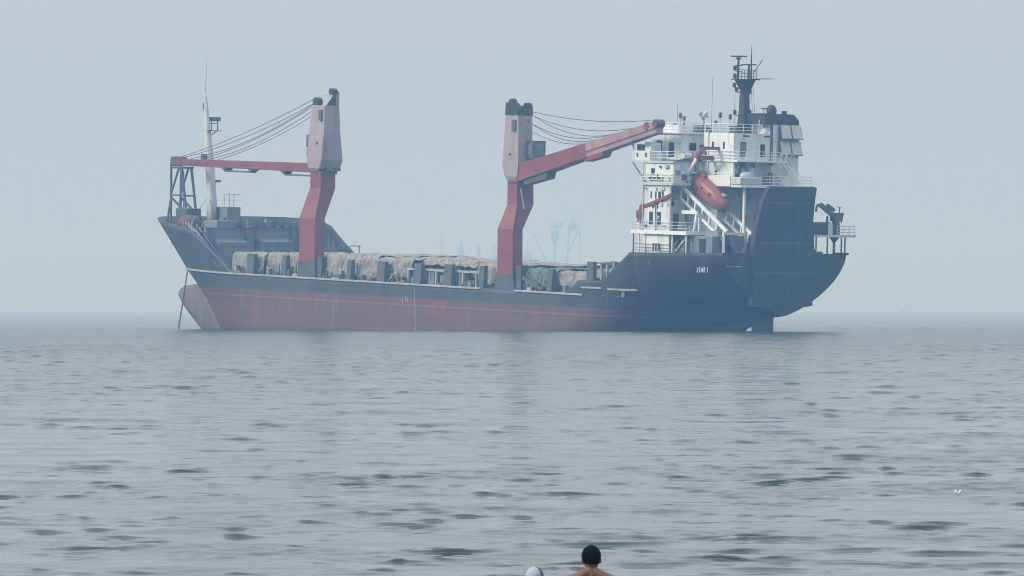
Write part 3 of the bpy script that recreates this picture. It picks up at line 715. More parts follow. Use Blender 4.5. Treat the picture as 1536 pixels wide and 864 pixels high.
rk = random.Random(33)
for k in range(70):      # loose gear along the port side deck
    d = rk.uniform(27.5, 101)
    if 40.4 < d < 45.6 or 78.6 < d < 83.8 or any(abs(d - p_) < w_ / 2 + 0.3 for p_, w_ in POSTS): continue
    z0 = deck_z(d) - 0.05; h_ = rk.uniform(0.3, 1.25); w = rk.uniform(0.12, 0.4); m = SMB(); y = rk.uniform(-9.4, -8.9)
    if k % 4 == 0: m.tube((d, y, z0), (d, y, z0 + h_), w * 0.4, n_=8); m.tube((d - w, y, z0 + h_), (d + w, y, z0 + h_), w * 0.35, n_=8)
    elif k % 4 == 1: m.ell((d, y, z0 + h_ * 0.25), (w * 2, 0.3, h_ * 0.45), 10, 6)
    elif k % 4 == 2: m.box((d - w, y - 0.25, z0), (d + w, y + 0.25, z0 + h_ * 0.8))
    else: m.bar((d - w * 2, y, z0 + 0.05), (d + w * 2, y + 0.2, z0 + h_ + 0.2), 0.1, 0.12)
    m.build(('deck_valve', 'rope_coil', 'deck_box', 'lashing_bar')[k % 4], (M_STEEL, M_CARGO, M_PALE, M_RUSTY, M_TARP_G)[k % 5], ship)

def tarp(label, mat, d0, d1, top, hang_p, seed, lump=0.25, y0=-8.35, y1=8.2, fold=0.30, group='tarpaulins over the deck cargo', tuck=None, step=0.22):
    """one sheet thrown across the hatch; hang_p(d) = height of its hem on the near side"""
    nd = max(6, int((d1 - d0) / step)); m = SMB()
    ns_p, ns_t = 14, 34
    rows = []
    for i in range(nd + 1):
        d = d0 + (d1 - d0) * i / nd; row = []
        zt_ = top(d) + lump * 0.9 * noise.noise((d * 0.32, seed, 0)) + lump * 0.5 * noise.noise((d * 1.1, seed + 5, 1))
        hem = hang_p(d)
        for j in range(ns_p + 1):                   # near drape, hem upwards
            t = j / ns_p; z = hem + (zt_ - hem) * t
            fo_ = fold * (1.15 - t * 0.7) * (noise.noise((d * 1.5 + 0.35 * z, seed, z * 0.25)) + 0.75 * noise.noise((d * 3.4 - 0.9 * z, seed + 3, z * 0.7)) + 0.4 * noise.noise((d * 2.0, seed + 6, z * 2.6)))
            y = y0 - 0.25 * (1 - t) + fo_ + 0.35 * max(0, t - 0.85) / 0.15
            row.append((d + 0.12 * noise.noise((z, d, seed)), y, z))
        for j in range(1, ns_t + 1):                # across the top
            t = j / ns_t; y = y0 + 0.35 + (y1 - y0 - 0.35) * t
            z = zt_ + lump * (noise.noise((d * 0.55, y * 0.5, seed)) + 0.55 * noise.noise((d * 1.6, y * 1.1, seed + 9))) - 0.5 * max(0, t - 0.93) / 0.07
            row.append((d, y, z))
        for j in range(1, 5):                       # far drape
            row.append((d, y1 + 0.1, row[ns_p + ns_t][2] - 0.35 * j))
        rows.append(row)
    nc = len(rows[0])
    m.add([p for r_ in rows for p in r_], [(i * nc + j, i * nc + j + 1, (i + 1) * nc + j + 1, (i + 1) * nc + j) for i in range(nd) for j in range(nc - 1)])
    o = m.build('tarpaulin', mat, None, smooth=True, base=((d0 + d1) / 2, 0, 1.4))
    s_ = o.modifiers.new('cloth', 'SOLIDIFY'); s_.thickness = 0.03
    bs_ = ((d0 + d1) / 2, 0, 1.4); rl_ = random.Random(int(seed * 10))
    for k in range(int((d1 - d0) / 1.1)):           # lashings and hem lines over the cloth
        d = d0 + 0.5 + k * 1.1 + rl_.uniform(-0.3, 0.3); e = d + rl_.uniform(-0.9, 0.9); hem = hang_p(min(max(e, d0), d1))
        SMB().path([(d, y0 + 0.3, top(d) + 0.22), (d, y0 - 0.35, top(d) - 0.05), (e, y0 - 0.55, (hem + top(d)) / 2), (e, y0 - 0.7, deck_z(e))], 0.035, 5).build('lashing', M_PALE if k % 3 else M_WIRE, o, base=bs_)
    tag(o, label, 'tarpaulin', group)
    return o
tarp('pale green grey tarpaulin hanging beside the bow, foremost of the cargo covers', M_TARP_G, 26.3, 33.0, lambda d: 2.42, lambda d: -0.25, 1.0, 0.14, fold=0.22)
tarp('grey beige tarpaulin drawn up above pipes, just left of the forward crane', M_TARP_B, 33.2, 45.4, lambda d: 2.5, lambda d: 0.9 + 0.6 * noise.noise((d * 0.8, 4, 2)), 7.3, 0.2, y0=-7.9)
tarp('long beige tarpaulin hanging to the deck just right of the forward crane', M_TARP_P, 45.5, 55.6, lambda d: 2.68, lambda d: -0.15 + 0.3 * noise.noise((d, 2, 8)), 12.1, 0.22, fold=0.34)
tarp('beige tarpaulin with deep diagonal folds near the middle of the deck', M_TARP_B, 55.4, 62.2, lambda d: 2.62 - 0.03 * (d - 55), lambda d: 0.05 + 0.8 * max(0, noise.noise((d * 0.9, 6, 3))), 17.7, 0.25, fold=0.45)
tarp('beige tarpaulin rolled back over grey crates behind the pale pipe frame', M_TARP_B, 62.0, 74.2, lambda d: 2.42 - 0.01 * (d - 62), lambda d: 1.75 + 0.4 * noise.noise((d * 0.7, 9, 3)), 23.3, 0.24, y0=-6.6)
tarp('pinkish beige tarpaulin hanging to the deck just left of the after crane', M_TARP_P, 73.8, 83.2, lambda d: 2.3, lambda d: -0.3 + 0.5 * max(0, noise.noise((d * 1.1, 3, 3))), 29.9, 0.2, fold=0.36, y0=-7.6)
tarp('dark teal tarpaulin draped just right of the after crane foot', M_TARP_D, 83.0, 89.4, lambda d: 1.95, lambda d: -0.3 + 0.8 * max(0, noise.noise((d * 0.9, 1, 3))), 35.1, 0.25, fold=0.5)
tarp('pale pink tarpaulin sagging between posts at the after end of the deck', M_TARP_P, 89.2, 95.6, lambda d: 1.75, lambda d: -0.2 + 0.35 * abs(d - 92.5) * 0.3, 41.2, 0.22, fold=0.4)
tarp('flat grey beige tarpaulin over the aftmost hatch in front of the white house', M_TARP_B, 95.4, 103.2, lambda d: 2.1, lambda d: 1.1, 47.0, 0.18, y0=-7.7)
nh = SMB()
for k in range(9): nh.ell((82.3 + k * 0.62, 6.0 + 0.5 * sin(k * 2.1), 2.35 + 0.1 * sin(k * 1.7)), (0.7, 0.8, 0.42 + 0.12 * sin(k * 3.1)), 12, 8)
nh = nh.build('net_heap', M_NET, None, True, base=(84.5, 6.0, 2.1))
tag(nh, 'dark heap of netting lying on the tarpaulin right of the after crane', 'net')
CR = [(63.0, 1.2, 0.9, 'low grey crate left of the pale pipe frame, by the folded tarpaulin'), (65.9, 1.5, 1.9, 'tall grey crate at the left end of the pipe frame, under the rolled tarpaulin'),
      (68.9, 2.0, 1.3, 'wide grey crate behind the middle of the pale pipe frame'), (71.6, 1.3, 1.9, 'tall grey crate near the right end of the pale pipe frame'),
      (73.6, 1.2, 0.9, 'low grey crate right of the pipe frame, beside the pink tarpaulin'), (35.6, 2.2, 1.5, 'weathered crate between the two posts left of the forward crane'),
      (98.4, 2.0, 1.8, 'grey crate between the tall posts before the white house')]
for d, w, h_, lab in CR:
    z0 = deck_z(d) - 0.04; e = empty('cargo_crate'); e.matrix_world = SHIP_M @ Matrix.Translation((d - 64, -8.25, z0))
    b = MB().box((-w / 2, -0.42, 0), (w / 2, 0.42, h_)).build('crate_body', M_CARGO, e)
    for x_ in (-w / 2 + 0.06, 0, w / 2 - 0.06): MB().box((x_ - 0.06, -0.47, 0.02), (x_ + 0.06, -0.42, h_ - 0.02)).build('batten', M_PALE, e)
    tag(e, lab, 'crate', 'crates along the port side deck')

# ------------------------------------------------------------------ aft house
def window(parent, d0, d1, z0, z1, y, name='window'):
    SMB().box((d0, y - 0.05, z0), (d1, y + 0.05, z1)).build(name, M_GLASS, parent)
def window_a(parent, y0, y1, z0, z1, d, name='window'):
    SMB().box((d - 0.05, y0, z0), (d + 0.05, y1, z1)).build(name, M_GLASS, parent)
def railing(parent, pts, h_=1.05, gap=1.35, mat=M_WHITE2, r=0.036):
    m = SMB()
    for a, b in zip(pts[:-1], pts[1:]):
        a, b = Vector(a), Vector(b); n_ = max(1, round((b - a).length / gap))
        for k in range(n_ + 1):
            c = a.lerp(b, k / n_); m.tube(c, c + Vector((0, 0, h_)), r, n_=5)
        for f in (1.0, 0.62, 0.3): m.tube(a + Vector((0, 0, h_ * f)), b + Vector((0, 0, h_ * f)), r, n_=5)
    return m.build('railing', mat, parent)

AC = empty('accommodation', ship)
# lower tiers: side plating runs further aft than the recessed after wall
a1 = SMB(); a1.box((105.8, -9.6, 4.4), (108.3, 9.6, 12.45)); a1.box((108.3, -9.6, 4.4), (110.3, -9.35, 12.45)); a1.box((108.3, 9.35, 4.4), (110.3, 9.6, 12.45))
a1.build('lower_tiers', M_WHITE, AC)
SMB().box((105.9, -9.55, 12.75), (110.8, 9.55, 15.05)).build('upper_tier', M_WHITE, AC)
SMB().box((104.6, -7.3, 15.3), (109.5, 7.3, 18.55)).build('wheelhouse', M_WHITE, AC)
SMB().box((104.3, -7.6, 18.55), (109.8, 7.6, 18.75)).build('wheelhouse_roof', M_WHITE2, AC)
SMB().box((104.0, -10.0, 6.68), (113.6, -5.0, 7.1)).build('boat_deck', M_WHITE2, AC)
SMB().box((104.0, -5.0, 6.70), (110.4, 10.0, 7.08)).build('boat_deck', M_WHITE2, AC)
SMB().box((105.3, -9.9, 12.45), (111.0, 9.9, 12.75)).build('bridge_deck', M_MAST, AC)
SMB().box((103.7, -9.75, 15.05), (110.9, 9.75, 15.3)).build('wing_deck', M_MAST, AC)
SMB().box((108.6, -9.4, 15.3), (111.0, -5.2, 15.48)).build('deck_edge', M_STEEL, AC)
wg = SMB()
for s_ in (-1, 1):
    a, b = sorted((s_ * 9.75, s_ * 9.6)); wg.box((103.7, a, 15.3), (106.8, b, 16.45))
    a, b = sorted((s_ * 9.6, s_ * 6.9)); wg.box((106.65, a, 15.3), (106.8, b, 16.45)); wg.box((103.7, a, 15.3), (103.85, b, 16.45))
wg.build('wing_bulwark', M_WHITE, AC)
SMB().box((103.95, -9.2, 16.45), (105.0, -8.0, 17.2)).build('wing_console', M_STEEL, AC)
SMB().box((105.4, -9.3, 16.3), (106.5, -7.7, 17.45)).build('wing_locker', M_WHITE, AC)
SMB().tube((103.75, -9.7, 16.4), (103.75, -9.7, 18.9), 0.17).build('wing_post', M_WHITE2, AC)
SMB().bar((103.75, -9.7, 15.1), (106.2, -9.75, 12.75), 0.1, 0.12).build('wing_strut', M_STEEL, AC)
for d in (104.6, 106.1): SMB().box((d - 0.08, -9.8, 15.7), (d + 0.16, -9.74, 16.2)).build('scuttle', M_BLACK, AC)
for d0, d1 in ((106.95, 107.15), (107.75, 107.95), (108.3, 108.75), (108.95, 109.2)): window(AC, d0, d1, 10.9, 11.7, -9.6)
for d0, d1 in ((107.3, 107.55), (108.1, 108.3)): window(AC, d0, d1, 9.7, 10.3, -9.6)
for d0, d1 in ((106.8, 107.4), (108.2, 108.8)): window(AC, d0, d1, 7.8, 9.3, -9.6, 'door')
for d0, d1 in ((107.5, 107.75), (107.95, 108.2), (108.45, 108.75)): window(AC, d0, d1, 4.75, 5.6, -9.6)
for d0, d1, z0, z1 in ((106.9, 107.5, 13.7, 14.4), (107.8, 108.1, 13.0, 13.7)): window(AC, d0, d1, z0, z1, -9.55)
for d0, d1, z0, z1 in ((105.3, 106.2, 16.7, 17.7), (107.4, 108.3, 15.7, 17.5)): window(AC, d0, d1, z0, z1, -7.3)
window_a(AC, -5.95, -4.9, 16.6, 17.5, 109.5); window_a(AC, -4.3, -3.3, 16.6, 17.3, 109.5); window_a(AC, -2.2, -1.4, 15.4, 17.3, 109.5, 'door')
for y in (-8.0, -5.4, -2.9): window_a(AC, y, y + 0.9, 10.0, 10.9, 108.3)
for y in (-7.2, -4.0): window_a(AC, y, y + 0.85, 7.2, 9.1, 108.3, 'door')
window_a(AC, -8.6, -7.7, 4.5, 6.4, 108.3, 'door')
SMB().tube((104.1, -9.6, 4.4), (104.1, -9.6, 6.7), 0.09).build('pillar', M_STEEL, AC)
for d in (105.2, 106.2, 111.0, 113.4): SMB().tube((d, -9.7, 4.4), (d, -9.7, 6.7), 0.10).build('pillar', M_WHITE2, AC)
for y in (-7.4, -5.2): SMB().tube((113.4, y, 4.4), (113.4, y, 6.7), 0.10).build('pillar', M_WHITE2, AC)
SMB().tube((105.75, -9.75, 7.1), (105.75, -9.75, 15.1), 0.09).build('drain_pipe', M_MAST, AC)
SMB().tube((110.5, -9.75, 7.1), (110.5, -9.75, 12.5), 0.08).build('drain_pipe', M_MAST, AC)
SMB().tube((108.0, -9.75, 7.1), (108.0, -9.75, 11.0), 0.06).build('drain_pipe', M_STEEL, AC)
railing(AC, [(104.1, -9.9, 7.1), (113.5, -9.9, 7.1), (113.5, -6.0, 7.1)], mat=M_MAST)
railing(AC, [(105.4, -9.85, 12.75), (110.9, -9.85, 12.75), (110.9, -5.0, 12.75)])
railing(AC, [(106.9, -9.65, 15.3), (111.0, -9.4, 15.4), (111.0, -5.1, 15.4)])
railing(AC, [(104.4, -7.5, 18.75), (109.7, -7.5, 18.75), (109.7, 7.4, 18.75)], gap=1.8)
railing(AC, [(104.3, -9.8, 4.42), (113.8, -9.7, 4.42)], mat=M_STEEL, gap=2.2)
for y in (-7.4, -4.9):          # liferaft canisters on the wing deck edge
    o = SMB(); o.tube((109.9, y, 15.95), (109.9, y + 1.5, 15.95), 0.38, n_=14); o.build('liferaft_canister', M_WHITE2, AC, smooth=False)
    for k in (0.1, 1.3): SMB().tube((109.9, y + k, 15.95), (109.9, y + k + 0.14, 15.95), 0.42, n_=14).build('canister_band', M_BLACK, AC)
stair('stair', (110.4, -9.0, 4.4), (113.2, -9.0, 6.9), (0.1, 0.8, 0), AC, M_MAST, 8)
# roof gear above the wheelhouse
for d, y, h_, r_ in ((105.5, -6.9, 1.1, 0.3), (106.6, -6.0, 0.9, 0.22), (107.5, -6.5, 1.0, 0.28), (107.0, -4.6, 1.2, 0.15), (109.0, -4.4, 0.8, 0.3)):
    SMB().tube((d, y, 18.7), (d, y, 18.75 + h_), r_, r_ * 0.7).build('roof_vent', M_STEEL, AC)
hd = SMB(); hd.tube((109.0, -3.4, 18.7), (109.0, -3.4, 20.6), 0.28, 0.2); hd.box((108.7, -4.0, 20.5), (109.3, -2.8, 20.7)); hd.ell((109.0, -3.85, 21.0), (0.3, 0.3, 0.3)); hd.ell((109.0, -2.95, 21.0), (0.3, 0.3, 0.3)); hd.build('searchlight', M_MAST, AC)
lk = SMB(); lk.loft([[(108.6, y0, z), (109.5, y0, z), (109.5, y1, z), (108.6, y1, z)] for z, y0, y1 in ((18.7, -4.4, -2.3), (19.2, -4.2, -2.5), (19.6, -3.8, -3.0))]); lk.build('light_locker', M_STEEL, AC)
SMB().box((104.8, -6.9, 18.7), (108.6, 6.0, 19.6)).build('monkey_island', M_WHITE, AC)
for d, y, h_ in ((108.0, -6.6, 3.5), (107.0, -5.2, 2.4), (109.0, -2.0, 6.6), (109.4, -1.0, 2.6), (108.0, -0.4, 1.6), (108.2, -5.7, 2.0), (109.2, 0.8, 2.4)):
    m = SMB(); m.tube((d, y, 18.7), (d, y, 18.7 + h_), 0.035, 0.02)
    if h_ < 3 : m.box((d - 0.12, y - 0.16, 18.7 + h_ * 0.7), (d + 0.12, y + 0.16, 18.7 + h_ * 0.95))
    m.build('aerial', M_STEEL, AC)

# machinery casing and funnel behind it
EN = empty('engine_casing', ship)
SMB().box((108.4, -4.9, 4.4), (113.4, 6.0, 12.4)).build('lower_casing', M_WHITE, EN)
c_ = SMB(); c_.box((110.9, -4.9, 12.75), (114.6, 1.2, 15.4)); c_.box((114.6, -4.9, 12.75), (116.0, -4.6, 15.4)); c_.build('middle_casing', M_WHITE, EN)
SMB().box((110.9, -4.9, 15.55), (116.0, 1.2, 18.75)).build('upper_casing', M_WHITE, EN)
SMB().box((110.9, -5.1, 15.38), (116.9, 2.0, 15.56)).build('casing_deck', M_WHITE2, EN)
pl = SMB(); pl.box((111.1, -5.6, 12.4), (118.2, 6.0, 12.72)); pl.build('platform_deck', M_WHITE2, EN)
SMB().box((111.3, -5.75, 12.5), (116.4, -5.6, 13.75)).build('platform_bulwark', M_WHITE, EN)
SMB().box((116.5, -5.75, 12.72), (118.2, -2.4, 13.6)).build('platform_locker', M_MAST, EN, bevel=0.1)
SMB().ell((116.7, -3.4, 13.75), (0.5, 0.95, 0.5)).build('covered_gear', M_MAST, EN, smooth=True)
SMB().ell((115.0, -1.2, 14.3), (0.45, 0.5, 0.55)).build('ventilator', M_WHITE2, EN, smooth=True)
SMB().tube((115.2, -1.2, 12.7), (115.2, -1.2, 14.2), 0.3).build('ventilator_stem', M_WHITE2, EN)
for y, h_ in ((0.3, 1.2), (1.1, 1.5), (2.4, 1.0)): SMB().tube((116.0, y, 12.7), (116.0, y, 12.7 + h_), 0.28).build('engine_vent', M_STEEL, EN)
window_a(EN, -3.8, -2.9, 16.0, 17.7, 116.0, 'door_frame')
SMB().box((116.04, -3.72, 16.0), (116.09, -2.98, 17.62)).build('door', M_FOCSLE, EN)
window_a(EN, -0.6, 0.1, 16.0, 17.5, 116.0, 'pipe_recess'); window_a(EN, -3.4, -2.4, 18.35, 18.5, 116.0, 'lamp_bar'); window_a(EN, 0.0, 0.9, 18.35, 18.5, 116.0, 'lamp_bar')
window_a(EN, -1.0, -0.4, 12.8, 14.6, 114.6, 'door'); window_a(EN, -3.6, -3.0, 13.6, 14.6, 114.6)
for d0, d1, z0, z1 in ((112.3, 112.6, 16.9, 17.7), (114.2, 114.45, 16.9, 17.7), (112.9, 113.2, 13.6, 14.4)): window(EN, d0, d1, z0, z1, -4.9)
window_a(EN, -3.0, -2.0, 4.5, 6.5, 113.4, 'door'); window_a(EN, 0.0, 0.9, 4.5, 6.5, 113.4, 'door'); window_a(EN, -0.9, -0.2, 8.4, 9.2, 113.4); window_a(EN, 1.2, 1.9, 8.4, 9.2, 113.4)
SMB().tube((117.4, -4.3, 4.4), (117.4, -4.3, 12.4), 0.19).build('pillar', M_WHITE2, EN)
SMB().tube((117.4, 4.9, 4.4), (117.4, 4.9, 12.4), 0.19).build('pillar', M_WHITE2, EN)
SMB().tube((111.7, -5.0, 18.9), (111.7, -5.0, 12.8), 0.09).build('drain_pipe', M_WHITE2, EN)
for y in (-1.2, 0.3, 1.8, 3.3): SMB().bar((117.9, y, 12.35), (120.2, y + 0.3, 11.9), 0.3, 0.16).build('awning_spar', M_WHITE2, EN)
railing(EN, [(111.4, -5.5, 13.6), (116.4, -5.5, 13.6)], h_=0.5)
railing(EN, [(118.1, -2.3, 12.72), (118.1, 5.9, 12.72)])
railing(EN, [(111.2, -5.05, 15.56), (116.8, -5.05, 15.56), (116.8, 1.9, 15.56)])
railing(EN, [(111.0, -4.8, 18.75), (115.9, -4.8, 18.75), (115.9, 1.1, 18.75)])
stair('stair', (117.6, 1.3, 15.6), (117.0, 4.4, 12.8), (0.7, 0.1, 0), EN, M_WHITE2, 9)
stair('stair', (116.4, 4.0, 15.9), (116.6, 1.4, 12.9), (0.6, 0.1, 0), EN, M_MAST, 9)
FU = SMB(); FU.box((112.3, 1.21, 12.73), (116.05, 5.6, 19.9)); FU = FU.build('funnel', M_WHITE, ship)
ft = SMB(); ft.loft([[(d, -0.1, 19.85), (d, 5.5, 19.85), (d, 5.5, 20.4), (d, 4.6, 21.1), (d, -0.1, 21.15)] for d in (113.0, 116.1)]); ft.build('funnel_top', M_BLACK, FU)
SMB().ell((114.6, 2.4, 21.5), (0.62, 0.62, 0.72)).build('exhaust_dome', M_BLACK, FU, smooth=True)
SMB().tube((115.2, 3.9, 20.9), (115.2, 3.9, 21.5), 0.3).build('exhaust_pipe', M_BLACK, FU)
for y in (0.8, 1.3): SMB().tube((115.0, y, 21.1), (115.0, y, 21.7), 0.05).build('exhaust_pipe', M_STEEL, FU)
SMB().box((115.9, 1.0, 15.0), (116.12, 1.3, 19.8)).build('cable_trunk', M_STEEL, FU)
for z in (16.35, 18.25):
    for y0 in (2.35, 4.15):
        lv = SMB(); y1 = y0 + 1.6
        lv.loft([[(116.06, y, z), (116.62, y, z), (116.2, y, z + 1.55), (116.06, y, z + 1.6)] for y in (y0, y1)])
        lo = lv.build('louvre', M_MAST, FU)
        SMB().box((116.06, y0, z - 0.1), (116.7, y1, z)).build('louvre_sill', M_STEEL, lo)
        SMB().loft([[(116.1, y, z), (116.66, y, z), (116.24, y, z + 1.57), (116.1, y, z + 1.6)] for y in (y0 - 0.14, y0 - 0.02)]).build('louvre_cheek', M_STEEL, lo)

# radar mast on the casing roof
rm = SMB(); rm.loft([[(112.5 - w, -0.05 - w, z), (112.5 + w, -0.05 - w, z), (112.5 + w, -0.05 + w, z), (112.5 - w, -0.05 + w, z)] for z, w in ((18.75, 0.62), (21.5, 0.46), (23.9, 0.40), (24.7, 0.75), (25.05, 0.85))])
RM = rm.build('radar_mast', M_BLACK, ship)
m = SMB(); m.box((111.6, -1.5, 25.05), (113.6, 1.35, 25.17)); m.build('mast_platform', M_BLACK, RM)
m = SMB(); m.tube((112.5, -1.2, 25.1), (112.5, -1.15, 27.6), 0.16, 0.12); m.build('mast_pole', M_BLACK, RM)
m = SMB(); m.box((112.35, -1.5, 26.7), (112.65, -0.6, 26.8)); m.box((112.3, -1.35, 27.45), (112.7, -0.95, 27.7)); m.bar((112.5, -2.35, 27.8), (112.5, 0.1, 27.85), 0.22, 0.16); m.build('radar_scanner', M_BLACK, RM)
m = SMB(); m.tube((112.5, 0.55, 25.1), (112.5, 0.55, 26.8), 0.13); m.bar((112.5, -0.6, 26.85), (112.5, 1.7, 26.9), 0.2, 0.14); m.build('radar_scanner', M_BLACK, RM)
m = SMB(); m.tube((112.5, 0.95, 25.1), (112.5, 0.93, 28.2), 0.11, 0.07); m.tube((112.5, 0.93, 28.2), (112.5, 0.95, 29.2), 0.04); m.build('topmast', M_BLACK, RM)
railing(RM, [(112.3, -0.9, 25.15), (112.3, 2.0, 25.15)], h_=1.1, gap=0.5, mat=M_BLACK)
m = SMB(); m.bar((112.5, 1.0, 25.2), (112.5, 4.4, 25.3), 0.1, 0.1); m.tube((112.5, 1.3, 25.9), (112.5, 2.75, 27.5), 0.05); m.tube((112.5, 0.4, 23.2), (112.5, 1.6, 25.1), 0.08); m.build('signal_yard', M_BLACK, RM)
for y, z in ((-1.75, 26.4), (-1.75, 25.5), (-1.8, 24.4), (-1.4, 23.9), (-1.6, 21.2), (0.75, 23.7), (0.8, 21.3)):
    m = SMB(); m.box((112.4, y - 0.14, z - 0.25), (112.7, y + 0.14, z + 0.28)); m.bar((112.5, y, z - 0.3), (112.5, -0.05, z - 0.45), 0.07, 0.08); m.build('mast_lamp', M_BLACK, RM)
m = SMB()
for a, b in (((112.5, -1.6, 24.0), (112.5, -1.6, 18.9)), ((112.5, 1.0, 24.3), (112.5, 1.5, 18.9)), ((112.5, 1.2, 24.8), (112.5, 2.0, 18.9))): m.tube(a, b, 0.022, n_=4)
m.build('mast_ladder_wire', M_WIRE, RM)
m = SMB(); m.tube((113.5, 2.2, 18.7), (113.5, 2.2, 21.7), 0.03); m.box((113.3, 1.9, 21.65), (113.7, 2.6, 21.8)); m.build('aerial', M_STEEL, EN)
m = SMB(); m.box((111.8, -1.6, 18.75), (113.2, -0.7, 19.6)); m.build('mast_locker', M_BLACK, RM)
for y in (-0.4, 1.3): SMB().tube((115.3, y + 0.2, 18.75), (115.3, y + 0.2, 20.4), 0.07).build('vent_pipe', M_MAST, EN)
SMB().ell((115.0, 1.2, 19.2), (0.5, 0.5, 0.5)).build('dome_aerial', M_WHITE2, EN, smooth=True)

rf = random.Random(21)
for k in range(46):      # lamps, boxes, pipes and hose reels on the walls
    w = k % 3; y = d = 0
    if w == 0: d, y, z = 108.3, rf.uniform(-9.0, -4.9), rf.choice((8.0, 8.8, 10.9, 5.6, 11.6))
    elif w == 1: d, y, z = 110.8, rf.uniform(-9.2, -5.2), rf.uniform(13.0, 14.8)
    else: d, y, z = 114.6, rf.uniform(-4.4, 1.0), rf.uniform(12.9, 15.0)
    t = rf.uniform(0.12, 0.34); m = SMB()
    if k % 4 == 0: m.tube((d + 0.1, y, z - 0.9), (d + 0.1, y, z + 0.9), 0.06)
    else: m.box((d + 0.01, y - t, z - t * rf.uniform(0.7, 1.4)), (d + 0.22, y + t, z + t))
    m.build(('pipe', 'junction_box', 'locker', 'lamp')[k % 4], (M_STEEL, M_MAST, M_RUSTY, M_FOCSLE, M_STEEL)[k % 5], AC if w < 2 else EN)
for k in range(26):      # fittings on the port face
    d, z = rf.uniform(106.0, 110.1), rf.choice((7.6, 8.6, 10.2, 12.0, 13.2, 14.6)); t = rf.uniform(0.08, 0.2)
    SMB().box((d - t, -9.78, z - t), (d + t, -9.605 if z < 12.5 else -9.555, z + t * 1.4)).build(('lamp', 'junction_box')[k % 2], (M_STEEL, M_MAST, M_PALE)[k % 3], AC)

# ------------------------------------------------------------------ lifeboat ramp, davits, stern
LR = empty('lifeboat_ramp', ship)
def rail_frame(y, d0, z0, d1, z1, drop, nv):
    m = SMB(); a, b = Vector((d0, y, z0)), Vector((d1, y, z1)); lo = Vector((-0.2, 0, -drop))
    m.bar(a, b, 0.30, 0.34); m.bar(a + lo, b + lo + Vector((-0.4, 0, 0.35)), 0.26, 0.28)
    for k in range(nv):
        t = k / (nv - 1) * 0.94; c = a.lerp(b, t); m.bar(c, c + lo * (1 - 0.35 * t), 0.2, 0.2)
    return m.build('launch_rail', M_WHITE2, LR)
rail_frame(-7.5, 110.05, 12.35, 118.0, 7.2, 1.35, 7)
rail_frame(-4.0, 110.4, 12.1, 118.5, 6.95, 1.35, 7)
m = SMB()
for y in (-7.5, -4.0): m.bar((117.45, y, 4.4), (117.45, y, 7.1), 0.26, 0.26)
m.bar((117.4, -7.5, 6.95), (117.4, -4.0, 6.95), 0.3, 0.3)
m.build('ramp_portal', M_WHITE2, LR)
for y in (-7.5, -4.0): SMB().bar((113.2, y, 4.4), (113.2, y, 9.2), 0.24, 0.24).build('ramp_leg', M_WHITE2, LR)
m = SMB(); m.bar((111.0, -8.2, 9.35), (113.5, -8.2, 9.35), 0.3, 0.42); m.bar((113.5, -8.2, 9.4), (113.1, -8.2, 7.1), 0.24, 0.24); m.build('ramp_bracket', M_WHITE2, LR)
m = SMB()
m.plate([(117.7, -6.9, 6.7), (117.7, -4.6, 6.7), (117.7, -4.6, 5.6), (117.7, -5.4, 4.9), (117.7, -6.2, 4.9), (117.7, -6.9, 5.8)], (0.12, 0, 0)); m.build('gusset_plate', M_FOCSLE, LR)
bx = SMB(); bx.box((111.9, -8.9, 4.38), (117.0, -5.4, 6.62)); bx = bx.build('ramp_house', M_FOCSLE, LR, bevel=0.04)
window(bx, 112.3, 113.2, 4.5, 6.3, -8.9, 'door'); window_a(bx, -7.2, -6.0, 4.5, 5.6, 117.0, 'opening')
window(bx, 114.8, 115.9, 4.5, 6.3, -8.9, 'door_frame')
SMB().loft([[(115.0, -8.3, 6.62), (117.3, -8.3, 6.62), (117.3, -5.8, 6.62), (115.0, -5.8, 6.62)], [(115.3, -8.1, 7.3), (117.1, -8.1, 7.2), (117.1, -6, 7.2), (115.3, -6, 7.3)]]).build('ramp_house_top', M_FOCSLE, LR)
# A-shaped recovery davit
m = SMB()
for y in (-7.4, -4.2): m.bar((110.1, y, 12.75), (112.4, y, 15.7), 0.30, 0.34)
m.bar((111.1, -7.4, 14.0), (111.1, -4.2, 14.0), 0.2, 0.2); m.build('davit_leg', M_WHITE2, LR)
m = SMB()
for y in (-7.4, -4.2): m.bar((112.4, y, 15.7), (113.4, y, 16.85), 0.36, 0.42); m.bar((113.4, y, 16.95), (113.9, y, 16.2), 0.3, 0.3)
m.bar((113.45, -7.5, 16.9), (113.45, -4.1, 16.9), 0.34, 0.36); m.bar((112.5, -6.6, 15.7), (112.5, -4.2, 15.8), 0.3, 0.5); m.build('davit_head', M_RED, LR)
# red rescue-boat davit on the port side
DV = empty('rescue_davit', ship)
m = SMB(); m.tube((105.0, -9.5, 7.1), (105.0, -9.5, 8.1), 0.28); m.build('davit_foot', M_WHITE2, DV)
m = SMB(); m.bar((105.0, -9.5, 8.0), (105.4, -9.5, 9.9), 0.5, 0.55); m.box((104.6, -9.75, 8.5), (104.95, -9.25, 9.4)); m.build('davit_post', M_RED, DV)
m = SMB(); m.bar((105.4, -9.5, 9.75), (111.0, -9.9, 11.35), 0.34, 0.36); m.ell((105.6, -9.5, 10.0), (0.4, 0.35, 0.3)); m.build('davit_arm', M_RED, DV)

